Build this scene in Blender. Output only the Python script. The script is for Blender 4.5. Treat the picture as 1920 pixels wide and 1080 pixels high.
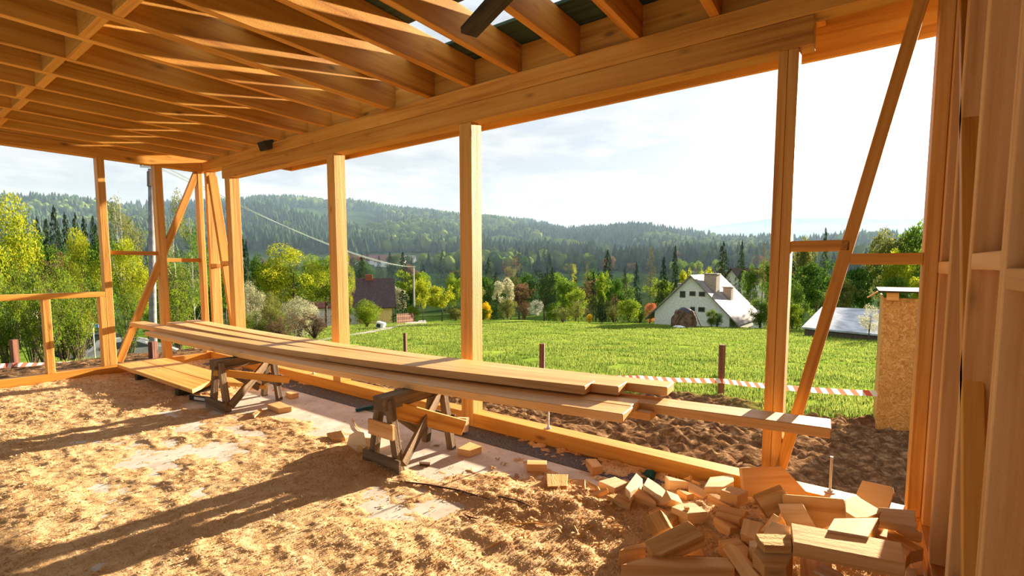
import bpy, bmesh, math, random
import numpy as np
from mathutils import Vector, Matrix
PI = math.pi
for o in list(bpy.data.objects): bpy.data.objects.remove(o)
SC = bpy.context.scene
COL = SC.collection
R = math.radians

# ------------------------------------------------------------------ camera, sky, sun, exposure
CAM = (8.2837, -3.3247, 1.5); YAW = 0.62361; PITCH = 0.079514; FPX = 899.55; PPY = 568.68
cd = bpy.data.cameras.new('camera'); cam = bpy.data.objects.new('camera', cd); COL.objects.link(cam)
cam.location = CAM; cam.rotation_euler = (PI/2 - PITCH, 0, YAW)
cd.sensor_width = 36; cd.lens = FPX/1920*36; cd.shift_y = (PPY-540)/1920
cd.clip_start = .05; cd.clip_end = 9000
SC.camera = cam
SC.view_settings.view_transform = 'Standard'; SC.view_settings.look = 'None'
SC.view_settings.gamma = 1; SC.view_settings.use_curve_mapping = False
SC.view_settings.exposure = 0.1
SC.cycles.max_bounces = 7; SC.cycles.diffuse_bounces = 4; SC.cycles.volume_bounces = 1
SC.cycles.transparent_max_bounces = 6
SC.cycles.sample_clamp_indirect = 6

SUN_AZ, SUN_EL = R(8.5), R(11.2)
SUN_DIR = Vector((math.sin(SUN_AZ)*math.cos(SUN_EL), math.cos(SUN_AZ)*math.cos(SUN_EL), math.sin(SUN_EL)))
sd = bpy.data.lights.new('sun', 'SUN'); sun = bpy.data.objects.new('sun', sd); COL.objects.link(sun)
sd.energy = 25; sd.angle = R(.9); sd.color = (1, .86, .68)
sun.rotation_euler = SUN_DIR.to_track_quat('Z', 'Y').to_euler(); sun.location = (9, 20, 12)

def nt_new(nt, kind, **kw):
    n = nt.nodes.new(kind)
    for k, v in kw.items():
        if k.startswith('i_'): n.inputs[k[2:].replace('_', ' ')].default_value = v
        else: setattr(n, k, v)
    return n
def ramp(nt, stops, interp='LINEAR'):
    r = nt.nodes.new('ShaderNodeValToRGB'); e = r.color_ramp.elements; r.color_ramp.interpolation = interp
    while len(e) < len(stops): e.new(.5)
    for k, (p, c) in enumerate(stops):
        e[k].position = p; e[k].color = c if len(c) == 4 else (*c, 1)
    return r
def math_n(nt, op, a, b=None, clamp=False):
    m = nt.nodes.new('ShaderNodeMath'); m.operation = op; m.use_clamp = clamp
    for k, v in enumerate((a, b)):
        if v is None: continue
        if isinstance(v, (int, float)): m.inputs[k].default_value = v
        else: nt.links.new(v, m.inputs[k])
    return m.outputs[0]
def mixc(nt, f, a, b, blend='MIX'):
    m = nt.nodes.new('ShaderNodeMix'); m.data_type = 'RGBA'; m.blend_type = blend
    for k, v in ((0, f), (6, a), (7, b)):
        if isinstance(v, (int, float)): m.inputs[k].default_value = v
        elif isinstance(v, tuple): m.inputs[k].default_value = (*v, 1) if len(v) == 3 else v
        else: nt.links.new(v, m.inputs[k])
    return m.outputs[2]

def make_world():
    w = bpy.data.worlds.new('sky'); SC.world = w; w.use_nodes = True; nt = w.node_tree; nt.nodes.clear()
    L = nt.links.new
    tc = nt.nodes.new('ShaderNodeTexCoord'); sep = nt.nodes.new('ShaderNodeSeparateXYZ'); L(tc.outputs['Generated'], sep.inputs[0])
    z = sep.outputs[2]
    grad = ramp(nt, [(0, (.50, .525, .55)), (.06, (.54, .57, .61)), (.24, (.52, .57, .66)), (.42, (.78, .82, .88)), (1, (.68, .77, .92))])
    L(z, grad.inputs[0])
    # cloud streaks, stretched along the horizon
    mp = nt.nodes.new('ShaderNodeMapping'); L(tc.outputs['Generated'], mp.inputs[0]); mp.inputs['Scale'].default_value = (1.7, 1.7, 6.5); mp.inputs['Location'].default_value = (.37, 1.3, .15)
    nz = nt_new(nt, 'ShaderNodeTexNoise', i_Scale=2.6, i_Detail=7, i_Roughness=.55); L(mp.outputs[0], nz.inputs['Vector'])
    cl = ramp(nt, [(.44, (.0, .0, .0)), (.58, (1, 1, 1))]); L(nz.outputs[0], cl.inputs[0])
    c1 = mixc(nt, cl.outputs[0], grad.outputs[0], (.75, .76, .775))
    nz2 = nt_new(nt, 'ShaderNodeTexNoise', i_Scale=3.0, i_Detail=7, i_Roughness=.52); L(mp.outputs[0], nz2.inputs['Vector'])
    dk = ramp(nt, [(.50, (0, 0, 0)), (.62, (1, 1, 1))]); L(nz2.outputs[0], dk.inputs[0])
    c1 = mixc(nt, math_n(nt, 'MULTIPLY', dk.outputs[0], .75), c1, (.52, .56, .61))
    # bright aureole around the sun
    dt = nt.nodes.new('ShaderNodeVectorMath'); dt.operation = 'DOT_PRODUCT'; L(tc.outputs['Generated'], dt.inputs[0]); g = R(2.0)
    e2 = R(13.5); dt.inputs[1].default_value = (math.sin(g)*math.cos(e2), math.cos(g)*math.cos(e2), math.sin(e2))
    d = math_n(nt, 'MAXIMUM', dt.outputs['Value'], 0)
    g1 = math_n(nt, 'MULTIPLY', math_n(nt, 'POWER', d, 9), .24)
    g2 = math_n(nt, 'MULTIPLY', math_n(nt, 'POWER', d, 70), 1.5)
    gs = math_n(nt, 'ADD', g1, g2)
    glow = nt.nodes.new('ShaderNodeMix'); glow.data_type = 'RGBA'; glow.blend_type = 'ADD'; glow.inputs[0].default_value = 1
    L(c1, glow.inputs[6])
    vm = nt.nodes.new('ShaderNodeVectorMath'); vm.operation = 'SCALE'; vm.inputs[0].default_value = (1, .93, .82); L(gs, vm.inputs['Scale']); L(vm.outputs[0], glow.inputs[7])
    bg = nt.nodes.new('ShaderNodeBackground'); L(glow.outputs[2], bg.inputs[0]); bg.inputs[1].default_value = 1.0
    out = nt.nodes.new('ShaderNodeOutputWorld'); L(bg.outputs[0], out.inputs[0])
make_world()

# ------------------------------------------------------------------ helpers
def tag(o, label=None, cat=None, group=None, kind=None):
    if label: o['label'] = label
    if cat: o['category'] = cat
    if group: o['group'] = group
    if kind: o['kind'] = kind
    return o
def link(name, me, mat=None, parent=None):
    o = bpy.data.objects.new(name, me); COL.objects.link(o)
    if mat is not None and me is not None and not me.materials: me.materials.append(mat)
    if parent is not None: o.parent = parent
    return o
def empty(name, loc=(0, 0, 0), rz=0):
    o = bpy.data.objects.new(name, None); COL.objects.link(o); o.location = loc; o.rotation_euler = (0, 0, rz); o.empty_display_size = .1
    return o
def bm_done(bm, name, smooth=False):
    me = bpy.data.meshes.new(name); bm.to_mesh(me); bm.free()
    if smooth:
        for p in me.polygons: p.use_smooth = True
    return me
def box_bm(sx, sy, sz, bev=.003, bm=None, mat=None):
    """box centred on the origin"""
    new = bm is None
    b = bmesh.new(); bmesh.ops.create_cube(b, size=1)
    bmesh.ops.scale(b, vec=(sx, sy, sz), verts=b.verts)
    if bev: bmesh.ops.bevel(b, geom=b.edges[:], offset=bev, segments=1, affect='EDGES')
    if mat is not None: b.transform(mat)
    if new: return b
    me = bpy.data.meshes.new('t'); b.to_mesh(me); b.free(); bm.from_mesh(me); bpy.data.meshes.remove(me)
    return bm
def frame_from(p0, p1, up=(0, 0, 1)):
    p0, p1 = Vector(p0), Vector(p1); x = (p1-p0); ln = x.length; x.normalize()
    u = Vector(up); y = u.cross(x)
    if y.length < 1e-4: y = Vector((0, 1, 0)).cross(x)
    y.normalize(); z = x.cross(y)
    m = Matrix((x, y, z)).transposed().to_4x4(); m.translation = (p0+p1)/2
    return m, ln
def beam(name, p0, p1, w, h, mat, label=None, cat=None, group=None, parent=None, up=(0, 0, 1), bev=.003, bow=0, cut=(0, 0)):
    """timber from p0 to p1 along its axis; w across, h along up; cut = slant of the two end faces (metres over the height)"""
    m, ln = frame_from(p0, p1, up)
    bm = box_bm(ln, w, h, bev)
    if any(cut):
        for v in bm.verts:
            k = cut[0] if v.co.x < 0 else cut[1]
            v.co.x += k*(v.co.z/h)
    if bow:
        bmesh.ops.bisect_plane(bm, geom=bm.verts[:]+bm.edges[:]+bm.faces[:], plane_co=(0, 0, 0), plane_no=(1, 0, 0))
        for q in (-.33, -.17, .17, .33):
            bmesh.ops.bisect_plane(bm, geom=bm.verts[:]+bm.edges[:]+bm.faces[:], plane_co=(q*ln, 0, 0), plane_no=(1, 0, 0))
        for v in bm.verts: v.co.z -= bow*(1-(2*v.co.x/ln)**2)
    o = link(name, bm_done(bm, name), mat)
    o.matrix_world = m
    if parent is not None:
        o.parent = parent; o.matrix_parent_inverse = Matrix()
        o.matrix_basis = parent.matrix_basis.inverted() @ m
    return tag(o, label, cat, group)
def lathe_bm(prof, seg=16, bm=None, mat=None):
    b = bmesh.new(); rings = []
    for r, z in prof:
        rings.append([b.verts.new((r*math.cos(2*PI*k/seg), r*math.sin(2*PI*k/seg), z)) for k in range(seg)])
    for a, c in zip(rings, rings[1:]):
        for k in range(seg): b.faces.new((a[k], a[(k+1) % seg], c[(k+1) % seg], c[k]))
    b.faces.new(rings[0][::-1]); b.faces.new(rings[-1])
    if mat is not None: b.transform(mat)
    if bm is None: return b
    me = bpy.data.meshes.new('t'); b.to_mesh(me); b.free(); bm.from_mesh(me); bpy.data.meshes.remove(me)
    return bm
def tube_arrays(pts, rad, seg=6):
    pts = np.asarray(pts, float); rad = np.broadcast_to(np.asarray(rad, float), (len(pts),))
    tan = np.gradient(pts, axis=0); tan /= np.linalg.norm(tan, axis=1)[:, None]+1e-9
    ref = np.array([0, 0, 1.]) if abs(tan[:, 2]).mean() < .9 else np.array([1., 0, 0])
    a = np.cross(tan, ref); a /= np.linalg.norm(a, axis=1)[:, None]+1e-9; b = np.cross(tan, a)
    th = np.arange(seg)*2*PI/seg
    v = pts[:, None]+rad[:, None, None]*(np.cos(th)[None, :, None]*a[:, None]+np.sin(th)[None, :, None]*b[:, None])
    n = len(pts); i = np.arange((n-1)*seg); q = i//seg; k = i % seg
    f = np.stack([q*seg+k, q*seg+(k+1) % seg, (q+1)*seg+(k+1) % seg, (q+1)*seg+k], 1)
    return v.reshape(-1, 3), f
def quads_mesh(name, v, f, smooth=False):
    v = np.asarray(v, np.float32); f = np.asarray(f, np.int32); k = f.shape[1]
    me = bpy.data.meshes.new(name); me.vertices.add(len(v)); me.vertices.foreach_set('co', v.ravel())
    me.loops.add(f.size); me.loops.foreach_set('vertex_index', f.ravel())
    me.polygons.add(len(f)); me.polygons.foreach_set('loop_start', np.arange(len(f), dtype=np.int32)*k)
    try: me.polygons.foreach_set('loop_total', np.full(len(f), k, np.int32))
    except Exception: pass
    if smooth: me.polygons.foreach_set('use_smooth', np.ones(len(f), bool))
    me.update(calc_edges=True); me.validate()
    return me
def join(parts):
    vs, fs, n = [], [], 0
    for v, f in parts:
        vs.append(v); fs.append(f+n); n += len(v)
    return np.concatenate(vs), np.concatenate(fs)
def ngon_prism(pts2, y0, y1, axis='y', bm=None):
    """closed outline (x, z) pushed from y0 to y1"""
    b = bm or bmesh.new()
    f = [b.verts.new((x, y0, z) if axis == 'y' else (y0, x, z)) for x, z in pts2]
    g = [b.verts.new((x, y1, z) if axis == 'y' else (y1, x, z)) for x, z in pts2]
    b.faces.new(f); b.faces.new(g[::-1])
    for k in range(len(f)): b.faces.new((f[k], f[(k+1) % len(f)], g[(k+1) % len(f)], g[k]))
    bmesh.ops.recalc_face_normals(b, faces=b.faces[:])
    return b
_rng = np.random.default_rng(3)
_T = _rng.random((256, 256))
def vnoise(x, y):
    xi = np.floor(x).astype(int); yi = np.floor(y).astype(int); fx = x-xi; fy = y-yi
    fx = fx*fx*(3-2*fx); fy = fy*fy*(3-2*fy)
    g = lambda a, b: _T[a % 256, b % 256]
    return (g(xi, yi)*(1-fx)+g(xi+1, yi)*fx)*(1-fy)+(g(xi, yi+1)*(1-fx)+g(xi+1, yi+1)*fx)*fy
def fbm(x, y, s, o=4, seed=0):
    t = 0; a = .5; n = 0
    for k in range(o):
        t = t+a*vnoise(x*s+17.3*seed+3.1*k, y*s+9.7*seed+5.7*k); n += a; a *= .5; s *= 2.03
    return t/n
def sstep(a, b, x):
    t = np.clip((x-a)/(b-a), 0, 1); return t*t*(3-2*t)

# pixel + distance -> point of the place, from the camera's own geometry
_d = np.array([-math.sin(YAW)*math.cos(PITCH), math.cos(YAW)*math.cos(PITCH), -math.sin(PITCH)])
_r = np.array([math.cos(YAW), math.sin(YAW), 0]); _u = np.cross(_r, _d)
def at(px, py, D): return np.array(CAM)+(_d+_r*(px-960)/FPX-_u*(py-PPY)/FPX)*D

# ------------------------------------------------------------------ materials
def mat_new(name):
    m = bpy.data.materials.new(name); m.use_nodes = True; nt = m.node_tree
    p = nt.nodes['Principled BSDF']; p.inputs['Specular IOR Level'].default_value = .25
    return m, nt, p
def plain(name, col, rough=.7, metal=0, vary=.12, scale=6, bump=0):
    m, nt, p = mat_new(name); L = nt.links.new
    tc = nt.nodes.new('ShaderNodeTexCoord'); nz = nt_new(nt, 'ShaderNodeTexNoise', i_Scale=scale, i_Detail=5); L(tc.outputs['Object'], nz.inputs['Vector'])
    lo = tuple(c*(1-vary*1.5) for c in col); hi = tuple(min(1, c*(1+vary*1.5)) for c in col)
    r = ramp(nt, [(.3, lo), (.7, hi)]); L(nz.outputs[0], r.inputs[0]); L(r.outputs[0], p.inputs['Base Color'])
    p.inputs['Roughness'].default_value = rough; p.inputs['Metallic'].default_value = metal
    if bump:
        b = nt_new(nt, 'ShaderNodeBump', i_Strength=bump, i_Distance=.02); L(nz.outputs[0], b.inputs['Height']); L(b.outputs[0], p.inputs['Normal'])
    return m
def wood(name, pale, mid, dark, knots=.5, grain=1.0, rough=.58, bump=.15, spec=.35):
    """sawn timber, grain along the object's own x axis, ring pattern on the end faces, scattered knots"""
    m, nt, p = mat_new(name); L = nt.links.new
    tc = nt.nodes.new('ShaderNodeTexCoord'); oi = nt.nodes.new('ShaderNodeObjectInfo')
    off = nt.nodes.new('ShaderNodeVectorMath'); off.operation = 'ADD'; L(tc.outputs['Object'], off.inputs[0])
    sc = nt.nodes.new('ShaderNodeVectorMath'); sc.operation = 'SCALE'; sc.inputs[0].default_value = (37, 53, 71); L(oi.outputs['Random'], sc.inputs['Scale']); L(sc.outputs[0], off.inputs[1])
    v = off.outputs[0]
    def mapped(s):
        k = nt.nodes.new('ShaderNodeMapping'); k.inputs['Scale'].default_value = s; L(v, k.inputs[0]); return k.outputs[0]
    n1 = nt_new(nt, 'ShaderNodeTexNoise', i_Scale=1, i_Detail=6, i_Roughness=.6, i_Distortion=.3); L(mapped((.9, 26, 26)), n1.inputs['Vector'])
    n2 = nt_new(nt, 'ShaderNodeTexNoise', i_Scale=1, i_Detail=3, i_Distortion=.8); L(mapped((.5, 5, 5)), n2.inputs['Vector'])
    n3 = nt_new(nt, 'ShaderNodeTexNoise', i_Scale=1, i_Detail=2); L(mapped((60, 130, 130)), n3.inputs['Vector'])
    f = math_n(nt, 'ADD', math_n(nt, 'MULTIPLY', n1.outputs[0], .62), math_n(nt, 'MULTIPLY', n2.outputs[0], .38))
    r = ramp(nt, [(.36, dark), (.47, mid), (.60, pale)]); L(f, r.inputs[0]); col = r.outputs[0]
    # knots
    vo = nt_new(nt, 'ShaderNodeTexVoronoi', i_Scale=1); L(mapped((1.9, 5.2, 5.2)), vo.inputs['Vector'])
    kn = ramp(nt, [(.045, (1, 1, 1)), (.09, (.4, .4, .4)), (.15, (0, 0, 0))]); L(vo.outputs['Distance'], kn.inputs[0])
    col = mixc(nt, math_n(nt, 'MULTIPLY', kn.outputs[0], knots), col, tuple(c*.32 for c in dark))
    # end grain
    nm = nt.nodes.new('ShaderNodeSeparateXYZ'); L(tc.outputs['Normal'], nm.inputs[0]); ax = math_n(nt, 'ABSOLUTE', nm.outputs[0])
    wv = nt_new(nt, 'ShaderNodeTexWave', i_Scale=28, i_Distortion=3, i_Detail=2); wv.wave_type = 'RINGS'; wv.rings_direction = 'X'; L(v, wv.inputs['Vector'])
    ec = mixc(nt, math_n(nt, 'MULTIPLY', wv.outputs['Fac'], .5), mid, dark)
    col = mixc(nt, math_n(nt, 'GREATER_THAN', ax, .8), col, ec)
    hv = nt.nodes.new('ShaderNodeHueSaturation'); L(col, hv.inputs['Color']); hv.inputs['Hue'].default_value = .5
    L(math_n(nt, 'ADD', math_n(nt, 'MULTIPLY', oi.outputs['Random'], .2), .9), hv.inputs['Value'])
    L(hv.outputs[0], p.inputs['Base Color']); p.inputs['Roughness'].default_value = rough; p.inputs['Specular IOR Level'].default_value = spec
    hgt = math_n(nt, 'ADD', math_n(nt, 'MULTIPLY', n1.outputs[0], grain), math_n(nt, 'MULTIPLY', n3.outputs[0], .6*grain))
    b = nt_new(nt, 'ShaderNodeBump', i_Strength=bump, i_Distance=.01); L(hgt, b.inputs['Height']); L(b.outputs[0], p.inputs['Normal'])
    return m
M = {}
M['spruce'] = wood('spruce_timber', (.72, .36, .062), (.63, .285, .038), (.43, .165, .016), knots=.75)
M['spruce_rough'] = wood('spruce_rough_sawn', (.78, .43, .115), (.66, .325, .064), (.48, .20, .03), knots=.6, bump=.3)
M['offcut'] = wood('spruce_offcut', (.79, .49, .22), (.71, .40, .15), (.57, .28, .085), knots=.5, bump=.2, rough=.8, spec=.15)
M['plank'] = wood('fresh_plank', (.80, .48, .19), (.72, .39, .125), (.58, .28, .07), knots=.6, bump=.15, rough=.52, spec=.4)
M['old'] = wood('weathered_timber', (.25, .17, .09), (.16, .10, .05), (.07, .045, .025), knots=.6, bump=.5, rough=.85)
M['dark'] = wood('dark_weathered_plank', (.075, .06, .035), (.04, .033, .02), (.015, .013, .009), knots=.4, bump=.5, rough=.9)
M['green'] = wood('green_stained_board', (.06, .11, .065), (.035, .07, .045), (.02, .04, .028), knots=.5, bump=.3, rough=.8)
M['steel'] = plain('zinc_plated_steel', (.62, .60, .56), .35, 1, .05)
M['black'] = plain('black_plastic', (.02, .02, .022), .5, 0, .2)
# ------------------------------------------------------------------ the timber frame
ZS, ZB, ZM, ZT, ZR = .128, 2.762, 2.931, 3.074, 3.315
sp, sr = M['spruce'], M['spruce_rough']
def post(name, x0, x1, y0, y1, z0, z1, label, cat='post', group=None, mat=None):
    """upright: its grain runs along local x, so the mesh is laid along z"""
    return beam(name, ((x0+x1)/2, (y0+y1)/2, z0), ((x0+x1)/2, (y0+y1)/2, z1), y1-y0, x1-x0, mat or sr, label, cat, group, up=(1, 0, 0))
# sills
beam('sill_beam', (-.14, .07, ZS/2), (5.307, .07, ZS/2), .14, ZS, sp, 'long floor sill of the open wall, stretch nearest the meeting corner of both walls', 'beam', bev=.004)
beam('sill_beam', (5.449, .07, ZS/2), (8.755, .07, ZS/2), .14, ZS, sp, 'floor sill of the open wall running past the offcut heap', 'beam', bev=.004)
beam('sill_beam', (-.07, 0, .06), (-.07, -5.6, .06), .14, .12, sp, 'floor sill under the end wall with the low rail', 'beam', bev=.004)
beam('sill_beam', (8.685, 0, .06), (8.685, -2.6, .06), .14, .12, sp, 'floor sill under the closely studded wall beside the offcut heap', 'beam', bev=.004)
# long open wall
beam('header_beam', (.655, .07, (ZB+ZM)/2), (8.017, .07, (ZB+ZM)/2), .14, ZM-ZB-.002, sp, 'lower header beam resting on the posts of the open wall', 'beam', bev=.005)
beam('wall_plate_beam', (-.14, .07, (ZM+ZT)/2), (9.4, .07, (ZM+ZT)/2), .14, ZT-ZM-.002, sp, 'upper plate beam of the open wall, carrying the rafters', 'beam', bev=.005)
PG = 'posts of the open wall'
post('timber_post', .735, .88, .0, .14, ZS, ZB, 'post of the open wall closest to the inner corner brace', group=PG)
post('timber_post', 3.270, 3.413, -.004, .14, ZS, ZB, 'second post of the open wall, standing between the two sawhorses', group=PG)
post('timber_post', 5.306, 5.449, -.004, .14, 0, ZB, 'third post of the open wall, just behind the sawhorse with the old cross brace', group=PG)
post('timber_post', 7.842, 7.892, .0, .14, ZS, ZB, 'slim stud, nearer the sawhorses, of the doubled post by the offcut heap', group=PG)
post('timber_post', 7.894, 7.948, .0, .14, ZS, ZB, 'slim stud, touching the diagonal brace, of the doubled post by the offcut heap', group=PG)
post('timber_post', 8.562, 8.622, .0, .14, ZS, ZM, 'stud of the open wall in the corner above the offcut heap', group=PG)
def brace(p0, p1, w, d, label, up=(0, 1, 0), cut=(0, 0)):
    return beam('diagonal_brace', p0, p1, w, d, sp, label, 'brace', up=up, cut=cut)
brace((7.935, .05, .17), (8.505, .05, 2.96), .063, .10, 'diagonal brace rising from the doubled post over the offcut heap')
beam('wall_noggin', (7.949, .05, 1.612), (8.24, .05, 1.612), .10, .062, sp, 'short noggin between doubled post and diagonal brace', 'noggin')
beam('wall_noggin', (8.245, .05, 1.534), (8.561, .05, 1.534), .10, .062, sp, 'short noggin between diagonal brace and corner stud, with the hut roof seen behind', 'noggin')
# corner where the open wall meets the end wall
post('timber_post', -.14, -.0, -.06, .0, .12, ZM-.002, 'corner post ending the wall with the low rail', group='corner posts at the far end')
post('timber_post', .075, .143, .0, .14, ZS, ZM, 'corner post beginning the open wall beside the leaning brace', group='corner posts at the far end')
brace((.17, .07, 2.86), (.79, .07, .2), .065, .12, 'leaning brace next to the far corner post of the open wall')
beam('wall_noggin', (.143, .07, 1.49), (.335, .07, 1.49), .13, .06, sp, 'tiny noggin between far corner post and leaning brace', 'noggin')
beam('wall_noggin', (.50, .07, 1.53), (.735, .07, 1.53), .13, .06, sp, 'tiny noggin between leaning brace and first open wall post', 'noggin')
# end wall
beam('wall_plate_beam', (-.07, 0, (ZM+ZT)/2), (-.07, -6.2, (ZM+ZT)/2), .14, ZT-ZM, sp, 'top plate beam over the end wall with the low rail', 'beam', bev=.004)
EG = 'studs of the end wall'
post('wall_stud', -.14, 0, -1.268, -1.188, .12, ZM, 'tall stud where the low rail of the end wall stops', 'stud', EG)
post('wall_stud', -.14, 0, -1.332, -1.27, .12, 1.07, 'short trimmer stud holding up the end of the low rail', 'stud', EG)
post('wall_stud', -.14, 0, -1.894, -1.82, .12, 1.07, 'short cripple stud halfway under the low rail', 'stud', EG)
post('wall_stud', -.14, 0, -.618, -.525, .12, ZM, 'tall end wall stud crossed by the diagonal brace', 'stud', EG)
post('wall_stud', -.14, 0, -3.6, -3.52, .12, ZM, 'end wall stud beyond the view holding the low rail', 'stud', EG)
beam('window_rail', (-.07, -1.27, 1.106), (-.07, -3.52, 1.106), .14, .07, sp, 'low horizontal rail across the opening of the end wall', 'rail')
brace((-.03, -1.165, .15), (-.03, -.07, 2.90), .085, .055, 'diagonal brace of the end wall crossing its tall stud', up=(1, 0, 0))
beam('wall_noggin', (-.09, -1.187, 1.67), (-.09, -.60, 1.67), .1, .055, sp, 'noggin between the two tall end wall studs', 'noggin')
beam('wall_noggin', (-.09, -.524, 1.575), (-.09, -.06, 1.575), .1, .055, sp, 'noggin from the crossed end wall stud to its corner post', 'noggin')
# closely studded wall beside the camera
XR = 8.615
RG = 'studs of the boarded side wall'
for y, t in ((-.47, 'stud of the boarded side wall closest to the open wall'), (-.94, 'boarded side wall stud that the leaning batten crosses'),
             (-1.44, 'boarded side wall stud between the two pale noggins'), (-1.95, 'boarded side wall stud nearest the viewer')):
    post('wall_stud', XR, XR+.14, y, y+.06, .12, ZM, t, 'stud', RG, M['offcut'])  # same spruce in a paler wood: lens flare brightening put into the colour
beam('wall_plate_beam', (XR+.07, 0, (ZM+ZT)/2), (XR+.07, -3.0, (ZM+ZT)/2), .14, ZT-ZM, sp, 'top plate beam over the boarded side wall', 'beam')
post('wall_stud', 8.6235, 8.755, -.062, .138, .12, ZM, 'corner stud ending the boarded side wall, behind the heap', 'stud', RG, M['offcut'])  # paler wood here too, standing in for the flare over this corner
brace((XR+.03, -.10, 2.9), (XR+.03, -1.34, .12), .05, .06, 'leaning batten set diagonally into the boarded side wall', up=(1, 0, 0))
for y0, y1, z, t in ((-.063, -.41, 1.488, 'pale noggin of the boarded side wall closest to the corner'), (-.94, -1.38, 1.513, 'pale knotless noggin midway along the boarded side wall'),
                     (-1.44, -1.89, 1.463, 'pale noggin of the boarded side wall, cut off by the picture edge')):
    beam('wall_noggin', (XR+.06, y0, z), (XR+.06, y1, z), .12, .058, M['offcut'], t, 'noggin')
# boards closing that wall on its outer side
def osb_mat():
    m, nt, p = mat_new('oriented_strand_board'); L = nt.links.new
    tc = nt.nodes.new('ShaderNodeTexCoord')
    vo = nt_new(nt, 'ShaderNodeTexVoronoi', i_Scale=1, i_Randomness=1); mp = nt.nodes.new('ShaderNodeMapping'); mp.inputs['Scale'].default_value = (22, 22, 9); mp.inputs['Rotation'].default_value = (.3, .2, .5)
    nz = nt_new(nt, 'ShaderNodeTexNoise', i_Scale=7, i_Detail=2); L(tc.outputs['Object'], nz.inputs['Vector'])
    ad = nt.nodes.new('ShaderNodeVectorMath'); ad.operation = 'ADD'; L(tc.outputs['Object'], ad.inputs[0]); L(nz.outputs['Color'], ad.inputs[1])
    L(ad.outputs[0], mp.inputs[0]); L(mp.outputs[0], vo.inputs['Vector'])
    s = nt.nodes.new('ShaderNodeSeparateColor'); L(vo.outputs['Color'], s.inputs[0])
    r = ramp(nt, [(0, (.40, .18, .035)), (.3, (.52, .26, .06)), (.7, (.60, .32, .08)), (1, (.72, .43, .14))]); L(s.outputs[0], r.inputs[0]); L(r.outputs[0], p.inputs['Base Color'])
    b = nt_new(nt, 'ShaderNodeBump', i_Strength=.35, i_Distance=.004); L(vo.outputs['Distance'], b.inputs['Height']); L(b.outputs[0], p.inputs['Normal']); p.inputs['Roughness'].default_value = .6
    return m
M['osb'] = osb_mat()
o = link('wall_right', bm_done(box_bm(.018, 6.4, 3.0, .002), 'wall_right'), M['osb']); o.location = (XR+.15, -3.11, 1.55); tag(o, kind='structure')

# rafters
RX = [.199, .714, 1.21, 1.726, 2.235, 2.747, 3.238, 3.774, 4.29, 4.886, 5.385, 5.888, 6.425, 6.917, 7.441, 7.98, 8.50, 9.02]
ORD = 'first second third fourth fifth sixth seventh eighth ninth tenth eleventh twelfth thirteenth fourteenth fifteenth sixteenth seventeenth eighteenth'.split()
for k, x in enumerate(RX):
    if x == 4.29:
        beam('rafter', (x+.024, .565, (ZT+ZR)/2), (x+.024, -6.2, (ZT+ZR)/2), .048, ZR-ZT, sp, 'doubled roof rafter, slimmer half facing the end wall', 'rafter', 'roof rafters', bev=.003)
        beam('rafter', (x+.074, .565, (ZT+ZR)/2), (x+.074, -6.2, (ZT+ZR)/2), .048, ZR-ZT, sp, 'doubled roof rafter, half facing the roof opening', 'rafter', 'roof rafters', bev=.003)
        continue
    beam('rafter', (x+.03, .565, (ZT+ZR)/2), (x+.03, -6.2, (ZT+ZR)/2), .06, ZR-ZT, sp, ORD[k]+' roof rafter counted from the end wall with the low rail', 'rafter', 'roof rafters', bev=.003)
RW = [(.06 if x != 4.29 else .098) for x in RX]
# blocking over the plate beam and across the ceiling
for k in range(len(RX)-1):
    a, b = RX[k]+RW[k], RX[k+1]
    beam('blocking_board', (a, .075, (ZT+ZR)/2), (b, .075, (ZT+ZR)/2), .03, ZR-ZT-.004, sp, 'blocking board on the plate beam between the '+ORD[k]+' and '+ORD[k+1]+' rafter from the end wall', 'blocking', 'blocking boards over the plate beam')
    if k < 9:
        y = -2.2 - (.045 if k % 2 else 0)
        beam('ceiling_blocking', (a, y, (ZT+ZR)/2), (b, y, (ZT+ZR)/2), .06, ZR-ZT-.006, sp, 'cross blocking of the ceiling between the '+ORD[k]+' and '+ORD[k+1]+' rafter from the end wall', 'blocking', 'cross blocking line in the ceiling')
beam('rim_board', (-.07, .565, (ZT+ZR)/2), (-.07, -6.2, (ZT+ZR)/2), .12, ZR-ZT, sp, 'thick rim board on the top plate of the end wall, outside the first rafter', 'board')
# eaves outside the open wall
beam('fascia_board', (1.48, .59, 3.09), (9.4, .59, 3.09), .03, .44, sp, 'long fascia board along the eaves outside the open wall', 'board')
beam('eaves_board', (1.5, .14, 2.99), (1.5, .575, 2.99), .03, .24, sp, 'short eaves board closing the far end of the overhang', 'board')
# roof boards with open gaps between
def deck(x0, x1, y0, y1, label, mat='green', z=0):
    beam('roof_board', (x0, (y0+y1)/2, ZR+.013+z), (x1, (y0+y1)/2, ZR+.013+z), y1-y0, .024, M[mat], label, 'board', 'roof boards', bev=.002)
deck(-.2, 9.4, .43, .62, 'outermost green roof board at the eaves')
deck(-.2, 9.4, .24, .425, 'green roof board second from the eaves')
deck(-.2, 9.4, .055, .235, 'green roof board third from the eaves')
deck(4.93, 9.4, -.285, .05, 'broad green roof board beside the open sky gap')
deck(-.2, 4.91, -.40, -.125, 'roof board between the two sunlit slits')
deck(-.2, 3.6, -.71, -.405, 'roof board ending at the open sky gap, above the sixth rafter')
deck(6.75, 9.4, -.62, -.29, 'roof board closing the sky gap beyond the hanging dark plank')
y = -.64
for k in range(3):
    deck(-.2, 9.4, y-.235-(.07 if k == 0 else 0), y-(.07 if k == 0 else 0), ('roof board bordering the sky gap on its inner side', 'roof board second inward from the sky gap', 'roof board third inward from the sky gap')[k]); y -= .24+(.07 if k == 0 else 0)
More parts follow.
